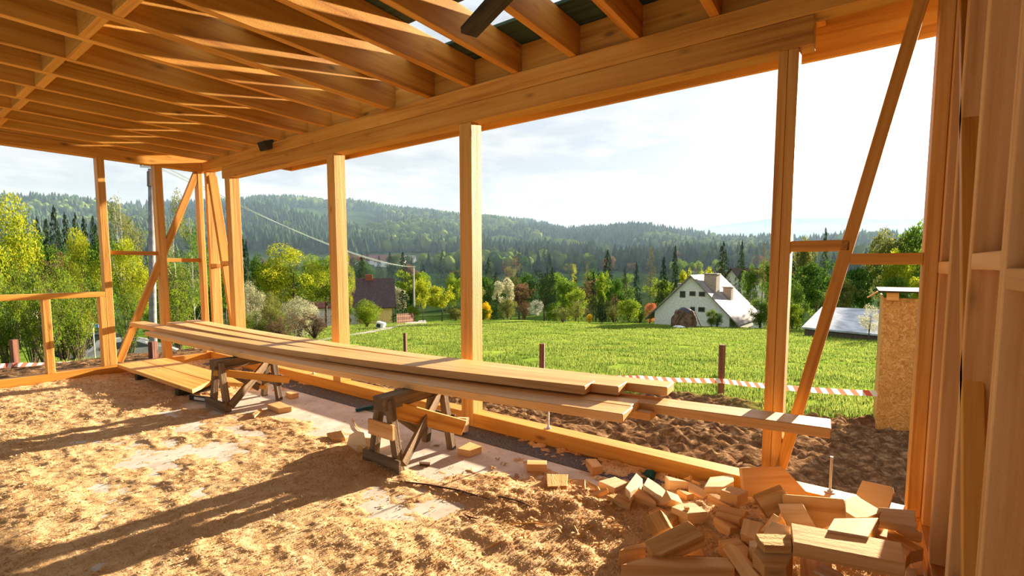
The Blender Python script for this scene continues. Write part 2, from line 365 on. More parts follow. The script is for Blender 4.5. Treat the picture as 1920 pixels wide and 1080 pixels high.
deck(-.2, 3.4, -1.62, -1.36, 'roof board beside the inner light slit toward the end wall')
deck(4.75, 9.4, -1.62, -1.43, 'roof board beyond the inner light slit')
y = -1.625
for k in range(15):
    deck(-.2, 9.4, y-.305, y, ORD[k]+' roof board inward of the inner light slit'); y -= .31
# dark planks stuck up among the rafters
beam('dark_plank', (6.14, -.83, 3.02), (6.95, -1.15, 3.10), .12, .045, M['dark'], 'dark weathered plank hanging down below the rafters at the sky gap', 'plank', bev=.004)
beam('dark_plank', (2.02, -.10, 3.015), (2.02, .03, 3.06), .16, .11, M['dark'], 'dark plank end poking out above the plate beam', 'plank', bev=.004)

# ------------------------------------------------------------------ floor
def floor_mat():
    m, nt, p = mat_new('pale_slab'); L = nt.links.new
    tc = nt.nodes.new('ShaderNodeTexCoord'); nz = nt_new(nt, 'ShaderNodeTexNoise', i_Scale=5, i_Detail=7, i_Roughness=.65); L(tc.outputs['Object'], nz.inputs['Vector'])
    r = ramp(nt, [(.3, (.50, .42, .33)), (.5, (.64, .57, .48)), (.72, (.76, .71, .63))]); L(nz.outputs[0], r.inputs[0]); L(r.outputs[0], p.inputs['Base Color']); p.inputs['Roughness'].default_value = .6
    return m
o = link('floor', bm_done(box_bm(8.94, 6.4, .2, 0), 'floor'), floor_mat()); o.location = (4.315, -3.06, -.1); tag(o, kind='structure')
M['felt'] = plain('grey_roofing_felt', (.115, .105, .10), .9, 0, .35, 60, .4)
beam('felt_strip', (.2, -.13, .002), (8.55, -.13, .002), .26, .006, M['felt'], 'grey strip of bitumen felt along the floor sill of the open wall', 'felt strip', bev=.001)

# bolts in the sill
def bolt(x, y, h, label):
    e = empty('anchor_bolt', (x, y, ZS)); tag(e, label, 'bolt', 'anchor bolts in the sill')
    r = lathe_bm([(.0085 if k % 2 else .0068, k*.004) for k in range(int(h/.004))], 10); link('threaded_rod', bm_done(r, 'rod'), M['steel'], e)
    link('washer', bm_done(lathe_bm([(.027, .0005), (.028, .0015), (.028, .0038), (.026, .0045)], 20), 'washer', False), M['steel'], e)
    link('nut', bm_done(lathe_bm([(.0145, .0045), (.0165, .006), (.0165, .015), (.0145, .0165)], 6), 'nut'), M['steel'], e)
bolt(2.75, .063, .10, 'zinc anchor bolt in the sill between the sawhorses')
bolt(6.226, .06, .20, 'zinc anchor bolt in the sill below the plank ends')
bolt(8.208, .085, .225, 'tall zinc anchor bolt standing in the sill behind the offcut heap')

# ------------------------------------------------------------------ sawhorses
def old(name, p0, p1, w, h, par, up=(0, 0, 1), mat=None, label=None):
    return beam(name, p0, p1, w, h, M[mat or 'old'], label, None, None, par, up=up, bev=.004)
def sawhorse(x, ya, yb, H, spread, label, second):
    e = empty('sawhorse', (x, (ya+yb)/2, 0)); bpy.context.view_layer.update(); tag(e, label, 'sawhorse', 'old sawhorses')
    old('top_beam', (x, ya-.06, H-.05), (x, yb+.06, H-.05), .12, .10, e)
    for s in (-1, 1):
        for y in (ya, yb):
            old('leg', (x+s*.05, y, H-.03), (x+s*spread, y, 0), .06, .055, e, up=(0, 1, 0))
    for y, z, mt, yy in ((ya, .30, 'old', -.04), (ya, .055, 'old', -.045), (yb, .22, 'old', .04)):
        d = spread*(1-z/H)+.05
        if y == ya and z > .2 and not second: continue
        old('stretcher', (x-d-.02, y+yy, z), (x+d+.02, y+yy, z), .024, .115, e, mat='offcut' if second and z > .25 else mt, label='paler stretcher board' if second and z > .25 else None)
    sx = spread*.8
    old('cross_brace', (x+spread*.9+.03, ya+.02, .06), (x+.07, yb-.03, H-.06), .026, .085, e, up=(0, 0, 1))
    old('cross_brace', (x-.09, ya+.05, H-.09), (x-spread*.85-.03, yb-.05, .10), .024, .08, e, up=(0, 0, 1))
    return e, sx
h1, _ = sawhorse(2.95, -1.12, -.58, .525, .165, 'old dark sawhorse under the far end of the plank stack', False)
old('brace_board', (2.93, -1.16, .40), (3.27, -.54, .24), .022, .075, h1, up=(0, 0, 1), mat='spruce', label='fresh orange brace board')
h2, _ = sawhorse(5.5, -1.06, -.51, .545, .15, 'old dark sawhorse under the plank stack beside the third post', True)
old('brace_board', (5.52, -1.02, .44), (5.72, -.44, .17), .024, .125, h2, up=(0, 0, 1), mat='spruce', label='broad fresh brace board')

# planks on the sawhorses: (front left end), (front right end) of the top front edge
def plank(name, a, b, w, t, sag, label, group='planks stacked on the sawhorses', mat=None):
    a = Vector(a); b = Vector(b); d = (b-a).normalized(); side = Vector((-d.y, d.x, 0)).normalized()
    off = side*(w/2)-Vector((0, 0, t/2))
    return beam(name, a+off, b+off, w, t, M[mat or 'plank'], label, 'plank', group, bow=sag, bev=.004)
# ------------------------------------------------------------------ planks
plank('spruce_plank', (.77, -1.083, .637), (7.215, -.736, .637), .178, .055, .055, 'lowest front plank of the stack, its cut end below the shorter top plank')
plank('spruce_plank', (1.0, -.88, .637), (7.19, -.55, .637), .165, .055, .055, 'inner lower plank of the stack, its end resting between two shorter ends')
plank('spruce_plank', (1.6, -.62, .637), (8.207, -.322, .637), .19, .058, .05, 'longest plank of the stack, reaching past the doubled post')
plank('spruce_plank', (2.9, -.63, .577), (7.275, -.44, .577), .12, .05, .0, 'short narrow plank end peeping out under the longest plank', group='planks under the stack')
plank('spruce_plank', (.03, -1.03, .702), (6.85, -.504, .70), .175, .06, .055, 'front top plank of the stack, its far end crossing the wall brace')
plank('spruce_plank', (.535, -.765, .709), (7.035, -.385, .699), .172, .06, .055, 'middle top plank of the stack')
plank('spruce_plank', (.56, -.545, .715), (7.30, -.205, .697), .175, .06, .055, 'rear top plank of the stack, next to the open wall')
def flat_prism(name, pts, z0, z1, mat, label, cat, group=None):
    bm = bmesh.new(); c = np.mean(pts, 0)
    f = [bm.verts.new((x-c[0], y-c[1], 0)) for x, y in pts]; g = [bm.verts.new((x-c[0], y-c[1], z1-z0)) for x, y in pts]
    bm.faces.new(f[::-1]); bm.faces.new(g)
    n = len(f)
    for k in range(n): bm.faces.new((f[k], f[(k+1) % n], g[(k+1) % n], g[k]))
    bmesh.ops.recalc_face_normals(bm, faces=bm.faces[:]); bmesh.ops.bevel(bm, geom=bm.edges[:], offset=.003, segments=1, affect='EDGES')
    o = link(name, bm_done(bm, name), mat); o.location = (c[0], c[1], z0); return tag(o, label, cat, group)
GP = 'wide planks lying near the floor'
flat_prism('spruce_plank', [(.03, -1.20), (2.40, -1.17), (2.14, -.885), (.03, -.925)], .088, .135, sr, 'wide plank lying low on dark bearers, outer of two by the end wall', 'plank', GP)
flat_prism('spruce_plank', [(.04, -.915), (2.12, -.872), (2.9, -.60), (.04, -.63)], .088, .135, sr, 'wide plank lying low, half under the far sawhorse', 'plank', GP)
for x, t in ((.75, 'black bearer block under the low wide planks toward the end wall'), (2.05, 'black bearer block under the low wide planks beside the sawhorse')):
    beam('bearer_block', (x, -1.20, .044), (x, -.62, .044), .09, .086, M['dark'], t, 'bearer', 'bearers of the low planks')

p = np.array(CAM)+(at(371, 749, 1)-np.array(CAM))*((.035-CAM[2])/(at(371, 749, 1)-np.array(CAM))[2])
e = empty('spirit_level', (float(p[0]), float(p[1])+.03, .008), R(14)); tag(e, 'black spirit level with a pale panel lying under the low wide planks', 'level')
o = link('body', bm_done(box_bm(.34, .03, .062, .004), 'body'), M['black'], e); o.location = (0, 0, .031)
o = link('panel', bm_done(box_bm(.17, .004, .03, .001), 'panel'), plain('pale_label', (.62, .60, .56), .5), e); o.location = (.0, -.0165, .031)
# ------------------------------------------------------------------ ground
RB = [0, 3, 10, 55, 75, 100, 130, 170, 300, 400, 6000]; ZBASE = [-.2, -.34, -1.02, -4.9, -7.6, -10.8, -14, -15, -4, 1, 1]
NEAR_E = np.array([(-140, 4.5), (-100, 4.5), (-83.9, 4.91), (-82.2, 5.08), (-80.4, 5.29), (-77.7, 5.39), (-74.4, 5.41), (-70.4, 5.81), (-64.9, 6.48), (-63.0, 6.87), (-60.2, 7.09), (-57.3, 7.01), (-54.5, 7.08), (-52.2, 6.82), (-50.5, 6.46), (-46.9, 6.19), (-42.0, 5.66), (-37.6, 5.26), (-33.2, 4.7), (-29.1, 3.81), (-25.1, 3.95), (-20.9, 3.95), (-18.3, 3.36), (-15.7, 2.96), (-13.0, 2.44), (-8.8, 2.08), (-4.9, 1.73), (3.6, 1.32), (30, 1.2), (90, 1.2)])
FAR_E = np.array([(-140, 0), (-30, 2.8), (-20.9, 3.47), (-15.7, 3.72), (-12.5, 4.33), (-7.9, 4.71), (-2.3, 4.45), (3.0, 4.25), (7.0, 3.92), (10.2, 3.58), (40, 3), (90, 3)])
def terrain(x, y, fine=True):
    x = np.asarray(x, float); y = np.asarray(y, float)
    dx = x-CAM[0]; dy = y-CAM[1]; r = np.hypot(dx, dy); az = np.degrees(np.arctan2(dx, dy))
    z = np.interp(r, RB, ZBASE)
    left = sstep(-56, -67, az)*sstep(150, 90, r)
    z = z*(1-left)+left*np.interp(r, [0, 3, 8.5, 13, 15.5, 24, 33, 45, 90, 150], [-.2, -.3, -.40, -.48, -.80, -2.6, -3.95, -5.2, -9.5, -14])
    z = z+(fbm(x, y, .11, 2, 5)-.5)*.35*sstep(12, 30, r)
    e = np.interp(az, NEAR_E[:, 0], NEAR_E[:, 1])-.35; H = 1.5+900*np.tan(np.radians(e))
    t = sstep(330, 930, r); t = .5*t+.5*np.clip((r-360)/(560), 0, 1)
    nz = (fbm(x, y, 1/170., 4, 2)-.5)*70*t*(1-t)*2.2
    hill = z*(1-t)+H*t+nz
    past = sstep(930, 1500, r)
    e2 = np.interp(az, FAR_E[:, 0], FAR_E[:, 1])-.1; H2 = 1.5+2600*np.tan(np.radians(e2))
    z = hill*(1-past)+past*(-20+(H2+20)*sstep(1500, 2600, r)+(fbm(x, y, 1/400., 3, 8)-.5)*60*sstep(1500, 2000, r)*(1-sstep(2300, 2600, r)))
    z = np.where(r > 2600, z-(r-2600)*.15, z)
    return z
def dirt_mask(x, y):
    n = (fbm(x, y, .8, 3, 4)-.5)*3
    a = sstep(6.6, 5.2, y+n)*sstep(-9.0, -7.0, x+n*.6)*sstep(18, 15, x)
    return a
def hit(px, py, D0=3.5, D1=400):
    D = np.geomspace(D0, D1, 1500); p = np.array(CAM)[None]+D[:, None]*(_d+_r*(px-960)/FPX-_u*(py-PPY)/FPX)[None]
    below = p[:, 2] < terrain(p[:, 0], p[:, 1])
    k = int(np.argmax(below)) if below.any() else len(D)-1
    return p[k], D[k]
def ground_mat():
    m, nt, p = mat_new('earth_and_turf'); L = nt.links.new
    at_ = nt_new(nt, 'ShaderNodeAttribute', attribute_name='dirt'); geo = nt.nodes.new('ShaderNodeNewGeometry')
    n1 = nt_new(nt, 'ShaderNodeTexNoise', i_Scale=9, i_Detail=8, i_Roughness=.7); L(geo.outputs['Position'], n1.inputs['Vector'])
    soil = ramp(nt, [(.3, (.055, .028, .013)), (.5, (.15, .08, .038)), (.66, (.36, .22, .115))]); L(n1.outputs[0], soil.inputs[0])
    n2 = nt_new(nt, 'ShaderNodeTexNoise', i_Scale=.35, i_Detail=6, i_Roughness=.6); L(geo.outputs['Position'], n2.inputs['Vector'])
    n3 = nt_new(nt, 'ShaderNodeTexNoise', i_Scale=.012, i_Detail=5, i_Roughness=.6); L(geo.outputs['Position'], n3.inputs['Vector'])
    turf = ramp(nt, [(.32, (.10, .17, .018)), (.5, (.17, .27, .03)), (.68, (.30, .37, .06))]); L(n2.outputs[0], turf.inputs[0])
    wood_ = ramp(nt, [(.4, (.03, .06, .018)), (.6, (.075, .13, .032))]); L(n3.outputs[0], wood_.inputs[0])
    ln = nt.nodes.new('ShaderNodeVectorMath'); ln.operation = 'LENGTH'; L(geo.outputs['Position'], ln.inputs[0])
    far = ramp(nt, [(.0, (0, 0, 0)), (1, (1, 1, 1))]); L(math_n(nt, 'MULTIPLY', math_n(nt, 'SUBTRACT', ln.outputs['Value'], 75), .012, True), far.inputs[0])
    g = mixc(nt, far.outputs[0], turf.outputs[0], wood_.outputs[0])
    c = mixc(nt, at_.outputs['Fac'], g, soil.outputs[0])
    L(c, p.inputs['Base Color']); p.inputs['Roughness'].default_value = .95; p.inputs['Specular IOR Level'].default_value = 0
    b = nt_new(nt, 'ShaderNodeBump', i_Strength=.7, i_Distance=.04); L(n1.outputs[0], b.inputs['Height']); L(b.outputs[0], p.inputs['Normal'])
    return m
M['ground'] = ground_mat()
def grid_mesh(name, X, Y, Z, dirt):
    n, k = X.shape; v = np.stack([X, Y, Z], -1).reshape(-1, 3)
    i, j = np.meshgrid(np.arange(n-1), np.arange(k-1), indexing='ij'); a = (i*k+j).ravel()
    me = quads_mesh(name, v, np.stack([a, a+k, a+k+1, a+1], 1), True)
    at_ = me.attributes.new('dirt', 'FLOAT', 'POINT'); at_.data.foreach_set('value', dirt.ravel().astype(np.float32))
    return me
gx = np.arange(-10, 14.01, .045); gy = np.arange(-7, 12.01, .045)
X, Y = np.meshgrid(gx, gy, indexing='ij'); DM = dirt_mask(X, Y)
Z = terrain(X, Y)+DM*(1-.6*sstep(1.5, -1.5, X))*((fbm(X, Y, 1.6, 3, 1)-.5)*.22+np.abs(fbm(X, Y, 5.5, 3, 7)-.5)*.26+(fbm(X, Y, 14, 2, 9)-.5)*.07)
inside = sstep(-.5, -.1, X)*sstep(.45, .12, Y)
Z = Z*(1-inside)+np.minimum(Z, -.24)*inside
Z = np.minimum(Z, np.where((X > -.2) & (Y < .25), -.06, 9))
o = link('ground_near', grid_mesh('ground', X, Y, Z, DM), M['ground']); tag(o, kind='structure')
rr = np.concatenate([np.linspace(5, 60, 70), np.geomspace(61.5, 4200, 230)]); aa = np.radians(np.linspace(-128, 62, 420))
RR, AA = np.meshgrid(rr, aa, indexing='ij'); X = CAM[0]+RR*np.sin(AA); Y = CAM[1]+RR*np.cos(AA); Z = terrain(X, Y)
Z = np.where((X > -9.9) & (X < 13.9) & (Y > -6.9) & (Y < 11.9), Z-.5, Z)
o = link('ground_far', grid_mesh('ground_far', X, Y, Z, dirt_mask(X, Y)), M['ground']); tag(o, kind='structure')

# meadow grass
def leaf_mat(name, a, b, trans=.4, scale=2.5):
    m = bpy.data.materials.new(name); m.use_nodes = True; nt = m.node_tree; nt.nodes.clear(); L = nt.links.new
    geo = nt.nodes.new('ShaderNodeNewGeometry'); nz = nt_new(nt, 'ShaderNodeTexNoise', i_Scale=scale, i_Detail=3); L(geo.outputs['Position'], nz.inputs['Vector'])
    r = ramp(nt, [(.34, a), (.66, b)])
    rnd = math_n(nt, 'ADD', math_n(nt, 'MULTIPLY', nz.outputs[0], .62), math_n(nt, 'MULTIPLY', geo.outputs['Random Per Island'], .38)); L(rnd, r.inputs[0])
    d = nt.nodes.new('ShaderNodeBsdfDiffuse'); t = nt.nodes.new('ShaderNodeBsdfTranslucent'); L(r.outputs[0], d.inputs[0]); L(r.outputs[0], t.inputs[0])
    mx = nt.nodes.new('ShaderNodeMixShader'); mx.inputs[0].default_value = trans; L(d.outputs[0], mx.inputs[1]); L(t.outputs[0], mx.inputs[2])
    out = nt.nodes.new('ShaderNodeOutputMaterial'); L(mx.outputs[0], out.inputs[0]); return m
def blades(rng, x, y, h, w):
    z = terrain(x, y)-.01; n = len(x); th = rng.random(n)*2*PI; cx, cy = np.cos(th)*w/2, np.sin(th)*w/2
    bx, by = (rng.random(n)-.5)*h*.9, (rng.random(n)-.5)*h*.9
    v = np.stack([np.stack([x-cx, y-cy, z], 1), np.stack([x+cx, y+cy, z], 1), np.stack([x+bx, y+by, z+h], 1)], 1).reshape(-1, 3)
    return quads_mesh('grass', v, np.arange(3*n).reshape(-1, 3))
rng = np.random.default_rng(11)
N = 420000; r_ = 6+44*rng.random(N)**1.6; a_ = np.radians(-84+98*rng.random(N)); x = CAM[0]+r_*np.sin(a_); y = CAM[1]+r_*np.cos(a_)
keep = (rng.random(N) > dirt_mask(x, y)*1.03) & (fbm(x, y, 1.1, 3, 12) > .34) & ((y > .6) | (x < -.8)); x, y, r_ = x[keep], y[keep], r_[keep]
h = (.035+.09*fbm(x, y, .9, 3, 6))*(.6+.8*rng.random(len(x)))*(1+r_*.006)
o = link('grass', blades(rng, x, y, h, .008+.0016*r_), leaf_mat('meadow_grass', (.105, .18, .028), (.30, .355, .075), .4, .6)); tag(o, 'sunlit green meadow grass sloping down from the building site', 'grass', kind='stuff')

# ------------------------------------------------------------------ posts and barrier tape
M['rust'] = wood('red_brown_stake', (.22, .10, .055), (.14, .06, .035), (.06, .028, .018), knots=.5, bump=.5, rough=.9)
def stake(px, pyt, pyb, w, label, D=None):
    if D is None: p, D = hit(px, pyb)
    else: p = at(px, pyb, D)
    top = at(px, pyt, D)[2]; g = float(terrain(p[0], p[1]))
    o = beam('fence_stake', (p[0], p[1], g-.15), (p[0], p[1], top), w, w*.9, M['rust'], label, 'stake', 'wooden stakes around the site', up=(1, .4, 0), bev=.006)
    return p, D
s1, D1 = stake(1351, 645, 742, .115, 'brown stake in the meadow holding the taut striped tape')
s2, D2 = stake(1016, 643, 738, .10, 'brown stake in the meadow seen over the middle of the plank stack')
s3, D3 = stake(760, 624, 668, .10, 'brown stake between second and third post, over the planks')
s4, D4 = stake(30, 636, 692, .105, 'brown stake beyond the end wall, below the low rail', D=9.6)
s5, D5 = stake(288, 640, 672, .13, 'brown stake in front of the concrete utility pole')
def tape(pts, label):
    P_ = [np.array(p) for p in pts]; seg = []
    for a, b in zip(P_, P_[1:]):
        n = max(2, int(np.linalg.norm(b-a)/.085))
        for k in range(n):
            t = k/n; q = a*(1-t)+b*t; q[2] -= .045*np.linalg.norm(b-a)/4*4*t*(1-t); seg.append(q)
    seg.append(P_[-1]); w = .088; v = []
    for k, q in enumerate(seg):
        d = seg[min(k+1, len(seg)-1)]-seg[max(k-1, 0)]; d = d/np.linalg.norm(d); tw = .01*math.sin(k*.35); nrm = np.array([-d[1], d[0], 0])
        v += [q+d*.03+np.array([0, 0, w/2])+nrm*tw, q-d*.03-np.array([0, 0, w/2])-nrm*tw]
    f = [(2*k, 2*k+1, 2*k+3, 2*k+2) for k in range(len(seg)-1)]
    me = quads_mesh('tape', v, f); me.materials.append(M['tapew']); me.materials.append(M['taper'])
    me.polygons.foreach_set('material_index', [k % 2 for k in range(len(f))])
    tag(link('barrier_tape', me), label, 'tape', 'red and white barrier tape')
M['tapew'] = leaf_mat('white_tape', (.82, .80, .76), (.88, .86, .82), .35); M['taper'] = leaf_mat('red_tape', (.70, .14, .08), (.76, .18, .11), .35)
pa = at(1646, 738, 7.0); pb = at(1351, 714, D1-.1)
tape([pa, pb, at(1200, 708, D1+.6), at(1016, 702, D2-.1)], 'red and white tape strung from the board hut past the meadow stakes')
tape([at(-60, 687, D4), at(30, 684, D4-.08), at(140, 681, D4+1.0), at(288, 679, D5-.1)], 'red and white tape strung between stakes beyond the end wall')

# small hut of boards just outside the corner
e = empty('board_hut', (9.3, 6.1, -1.2)); tag(e, 'small hut of oriented strand board standing on bare earth outside the corner', 'hut')
def child_box(name, par, x0, x1, y0, y1, z0, z1, mat, bev=.004, label=None):
    o = link(name, bm_done(box_bm(x1-x0, y1-y0, z1-z0, bev), name), mat, par); L_ = par.location
    o.location = ((x0+x1)/2-L_.x, (y0+y1)/2-L_.y, (z0+z1)/2-L_.z)
    if label: o['label'] = label
    return o
HX, HY = 8.60, 5.35
child_box('side_panel', e, HX, HX+1.5, HY, HY+.022, -1.15, 1.035, M['osb'])
child_box('side_panel', e, HX, HX+.022, HY+.024, HY+1.3, -1.25, 1.035, M['osb'])
child_box('side_panel', e, HX+1.478, HX+1.5, HY+.024, HY+1.3, -1.25, 1.035, M['osb'])
child_box('roof_slab', e, HX-.06, HX+1.6, HY-.1, HY+1.4, 1.115, 1.137, M['dark'], label='dark felted roof')
child_box('roof_batten', e, HX+.03, HX+.17, HY-.06, HY-.002, 1.0, 1.114, sr)
child_box('roof_batten', e, HX+.4, HX+1.45, HY-.06, HY-.002, 1.045, 1.114, sr)
b_ = beam('eaves_strip', (HX-.07, HY-.06, 1.125), (HX-.19, HY-.06, 1.03), .07, .018, sr, None, None, None, e)
# ------------------------------------------------------------------ trees and shrubs
def unit(rng, n):
    v = rng.normal(size=(n, 3)); return v/np.linalg.norm(v, axis=1)[:, None]
def leaf_quads(rng, pos, size, aspect=.55, droop=None):
    n = len(pos); a = unit(rng, n)
    if droop is not None: a = a*(1-droop)+np.array([0, 0, -1.])*droop; a /= np.linalg.norm(a, axis=1)[:, None]+1e-9
    b = np.cross(a, unit(rng, n)); b /= np.linalg.norm(b, axis=1)[:, None]+1e-9
    s = (size*(.6+.8*rng.random(n)))[:, None]; w = s*aspect/2
    c = np.cross(a, b)*s*.12
    v = np.stack([pos-a*s/2, pos+b*w+c, pos+a*s/2, pos-b*w+c], 1).reshape(-1, 3)
    return v, np.arange(4*n).reshape(-1, 4)
def in_blobs(rng, blobs, n, shell=.5):
    """points scattered through ellipsoid clumps, denser near their skins; blobs = (centre, radii)"""
    vol = np.array([np.prod(b[1])**(2/3.) for b in blobs]); k = rng.choice(len(blobs), n, p=vol/vol.sum())
    c = np.array([b[0] for b in blobs])[k]; r = np.array([b[1] for b in blobs])[k]
    rad = (shell+(1-shell)*rng.random(n)**.6)*(.85+.3*rng.random(n)**3)
    return c+unit(rng, n)*r*rad[:, None]
def stems(rng, base_r, h, n_main, spread, sub=4, wob=.05, seg=5, fork=.35, thin=.5):
    """trunk and branches of a plant of height h"""
    P_ = []
    for m_ in range(n_main):
        th = rng.random()*2*PI; lean = spread*(rng.random() if n_main > 1 else .15)
        top = np.array([math.cos(th)*lean, math.sin(th)*lean, h*(.75+.25*rng.random())])
        t = np.linspace(0, 1, 9)[:, None]; pts = t**1.2*top*np.array([1, 1, 0])+t*top*np.array([0, 0, 1])
        pts = pts+np.cumsum(rng.normal(size=(9, 3))*wob*h*.12, axis=0)*t*np.array([1, 1, .2])
        P_.append(tube_arrays(pts, base_r*(1-t[:, 0]*.88), seg))
        for s_ in range(sub):
            q = fork+(1-fork)*rng.random()*.9; i0 = int(q*8); st = pts[i0]; th2 = rng.random()*2*PI; L_ = h*thin*(1.05-q)*(.5+.7*rng.random())
            d2 = np.array([math.cos(th2)*.75, math.sin(th2)*.75, .75]); t2 = np.linspace(0, 1, 6)[:, None]
            p2 = st+t2*d2*L_+np.cumsum(rng.normal(size=(6, 3))*L_*.035, axis=0)
            r2 = base_r*(1-q*.88)*.55
            P_.append(tube_arrays(p2, r2*(1-t2[:, 0]*.9), 4))
            for u_ in range(2 if sub > 3 else 0):
                st3 = p2[2+u_*2]; d3 = d2+rng.normal(size=3)*.7; d3 /= np.linalg.norm(d3); p3 = st3+np.linspace(0, 1, 4)[:, None]*d3*L_*.5
                P_.append(tube_arrays(p3, r2*.5*np.linspace(1, .15, 4), 3))
    return join(P_)
PROTO = {}
def proto(key, fol, wood_):
    PROTO[key] = (quads_mesh('foliage', *fol) if fol is not None else None, quads_mesh('trunk', *wood_, True))
rg = np.random.default_rng(21)
def blobs_round(rng, n, R_, zc, zr, br):
    out = []
    for k in range(n):
        d_ = unit(rng, 1)[0]; out.append((np.array([0, 0, zc])+d_*np.array([R_, R_, zr])*(.55+.45*rng.random()), np.array([br, br, br*.8])*(.7+.6*rng.random())))
    return out
# all prototypes are 1 high and about 1 wide at scale 1 (radius .5)
for v in range(2):
    for nm, n, sz in (('near', 15000, .017), ('mid', 5200, .030)):
        b = blobs_round(rg, 26, .34, .62, .30, .13)
        proto(('broad', nm, v), leaf_quads(rg, in_blobs(rg, b, n), sz), stems(rg, .022, .85, 1, .1, 9))
        b = blobs_round(rg, 22, .32, .5, .33, .15)+[(np.array([.0, 0, .3]), np.array([.3, .3, .28]))]
        proto(('shrub', nm, v), leaf_quads(rg, in_blobs(rg, b, n, .3), sz*1.05), stems(rg, .010, .9, 14, .38, 3))
        b = blobs_round(rg, 20, .30, .62, .32, .12)
        proto(('sparse', nm, v), leaf_quads(rg, in_blobs(rg, b, int(n*.42), .2), sz*.9), stems(rg, .014, .98, 1 if v else 2, .12, 12, thin=.42))
    # upright twiggy shrub, leaves following many stems
    st_v, st_f = stems(rg, .006, 1., 34, .45, 2, wob=.08, thin=.3)
    k = rg.choice(len(st_v), 9000); pos = st_v[k]+rg.normal(size=(9000, 3))*.02; pos = pos[pos[:, 2] > .12+.25*rg.random(len(pos))]
    proto(('twiggy', 'near', v), leaf_quads(rg, pos, .020, .4), (st_v, st_f))
    # conifers: whorls of drooping sprays
    def conifer(rng, levels, per, R_, pw, droop, sz, nq, z0=.05):
        P_ = []
        for i in range(levels):
            z = z0+(1-z0)*(i/levels)**.92; rad = R_*(1-z)**pw*(.85+.3*rng.random())+.012
            for j in range(max(4, int(per*(1-z*.6)))):
                th = rng.random()*2*PI; t = rng.random(nq)**.7
                x_ = t*rad; side = rng.normal(size=nq)*.10*rad*(1.2-t)+rng.normal(size=nq)*.004
                zz = z-droop*rad*t**1.4+rng.normal(size=nq)*.008+rng.normal()*.008
                P_.append(np.stack([x_*math.cos(th)-side*math.sin(th), x_*math.sin(th)+side*math.cos(th), zz], 1))
        pos = np.concatenate(P_); return leaf_quads(rng, pos, sz, .42, .25)
    t_ = np.linspace(0, 1, 8)[:, None]; tr = tube_arrays(t_*np.array([0, 0, .97]), .018*(1-t_[:, 0]*.93), 6)
    proto(('spruce', 'mid', v), conifer(rg, 26, 13, .5, .85, .28, .030, 16), tr)
    proto(('larch', 'mid', v), conifer(rg, 24, 9, .5, .75, .12, .022, 12), tr)
    b = [(np.array([rg.normal()*.12, rg.normal()*.12, .62]), np.array([.34, .34, .34])), (np.array([.16, .05, .78]), np.array([.2, .2, .2])), (np.array([-.17, 0, .76]), np.array([.22, .22, .22])), (np.array([0, .1, .42]), np.array([.42, .42, .2]))]
    proto(('pine', 'mid', v), leaf_quads(rg, in_blobs(rg, b+blobs_round(rg, 16, .4, .58, .36, .12), 6500), .026, .3), stems(rg, .022, .8, 1, .05, 6))
    b = [(np.array([0, 0, .5]), np.array([.42, .42, .5]))]
    proto(('thuja', 'mid', v), leaf_quads(rg, in_blobs(rg, b, 4200, .75), .04, .4), tr)
    proto(('bare', 'mid', v), leaf_quads(rg, in_blobs(rg, blobs_round(rg, 18, .32, .66, .28, .12), 700, .1), .02), stems(rg, .020, .95, 2, .16, 15, thin=.5))
M['bark'] = plain('grey_brown_bark', (.10, .072, .05), .95, 0, .3, 12)
M['birch'] = plain('birch_bark', (.42, .38, .32), .9, 0, .4, 9)
LC = {
 'yellowgreen': leaf_mat('leaves_fresh_yellow_green', (.16, .22, .012), (.42, .43, .03), .5, .9),
 'fresh': leaf_mat('leaves_fresh_green', (.085, .16, .012), (.24, .31, .025), .5, .9),
 'mid': leaf_mat('leaves_mid_green', (.06, .13, .018), (.17, .26, .03), .45, .9),
 'deep': leaf_mat('leaves_deep_green', (.025, .07, .015), (.08, .16, .02), .35, .9),
 'olive': leaf_mat('leaves_olive', (.11, .13, .03), (.24, .25, .06), .4, .9),
 'needle': leaf_mat('needles_dark', (.010, .026, .012), (.035, .06, .026), .15, .9),
 'needle2': leaf_mat('needles_mid', (.022, .045, .02), (.06, .09, .035), .2, .9),
 'larch': leaf_mat('needles_larch', (.10, .085, .03), (.20, .17, .06), .3, .9),
 'brown': leaf_mat('buds_brown', (.10, .06, .035), (.22, .14, .08), .35, .9),
 'white': leaf_mat('blossom_white', (.42, .40, .30), (.80, .78, .68), .4, .9),
 'cream': leaf_mat('blossom_cream', (.26, .27, .14), (.58, .56, .38), .4, .9),
 'gold': leaf_mat('blossom_gold', (.55, .34, .01), (.85, .60, .03), .4, .9),
 'coral': leaf_mat('leaves_copper', (.34, .10, .04), (.56, .22, .10), .4, .9),
}
def plant(kind, lod, v, px, base, top, width, D, col, name, label, cat, group=None, bark='bark', z=None):
    """a plant standing on the ground at distance D; px, base, top, width in photograph pixels give its place and size"""
    p = at(px, base, D); g = float(terrain(p[0], p[1])) if z is None else z
    h = float(at(px, top, D)[2]-g); w = width/FPX*D
    e = empty(name, (float(p[0]), float(p[1]), g-.05), random.Random(name+label).random()*6.28); tag(e, label, cat, group)
    fm, wm = PROTO[(kind, lod, v)]
    for nm, me, mt in (('foliage', fm, LC[col]), ('trunk' if kind not in ('shrub', 'twiggy') else 'stems', wm, M[bark])):
        if me is None: continue
        if not me.materials: me.materials.append(mt)
        o = link(nm, me, None, e); o.scale = (w, w, h); o.material_slots[0].link = 'OBJECT'; o.material_slots[0].material = mt
    return e
HG = 'hedgerow and garden trees beyond the meadow'; LG = 'trees and shrubs beyond the end wall'; SG = 'trees on the slope behind the board hut'
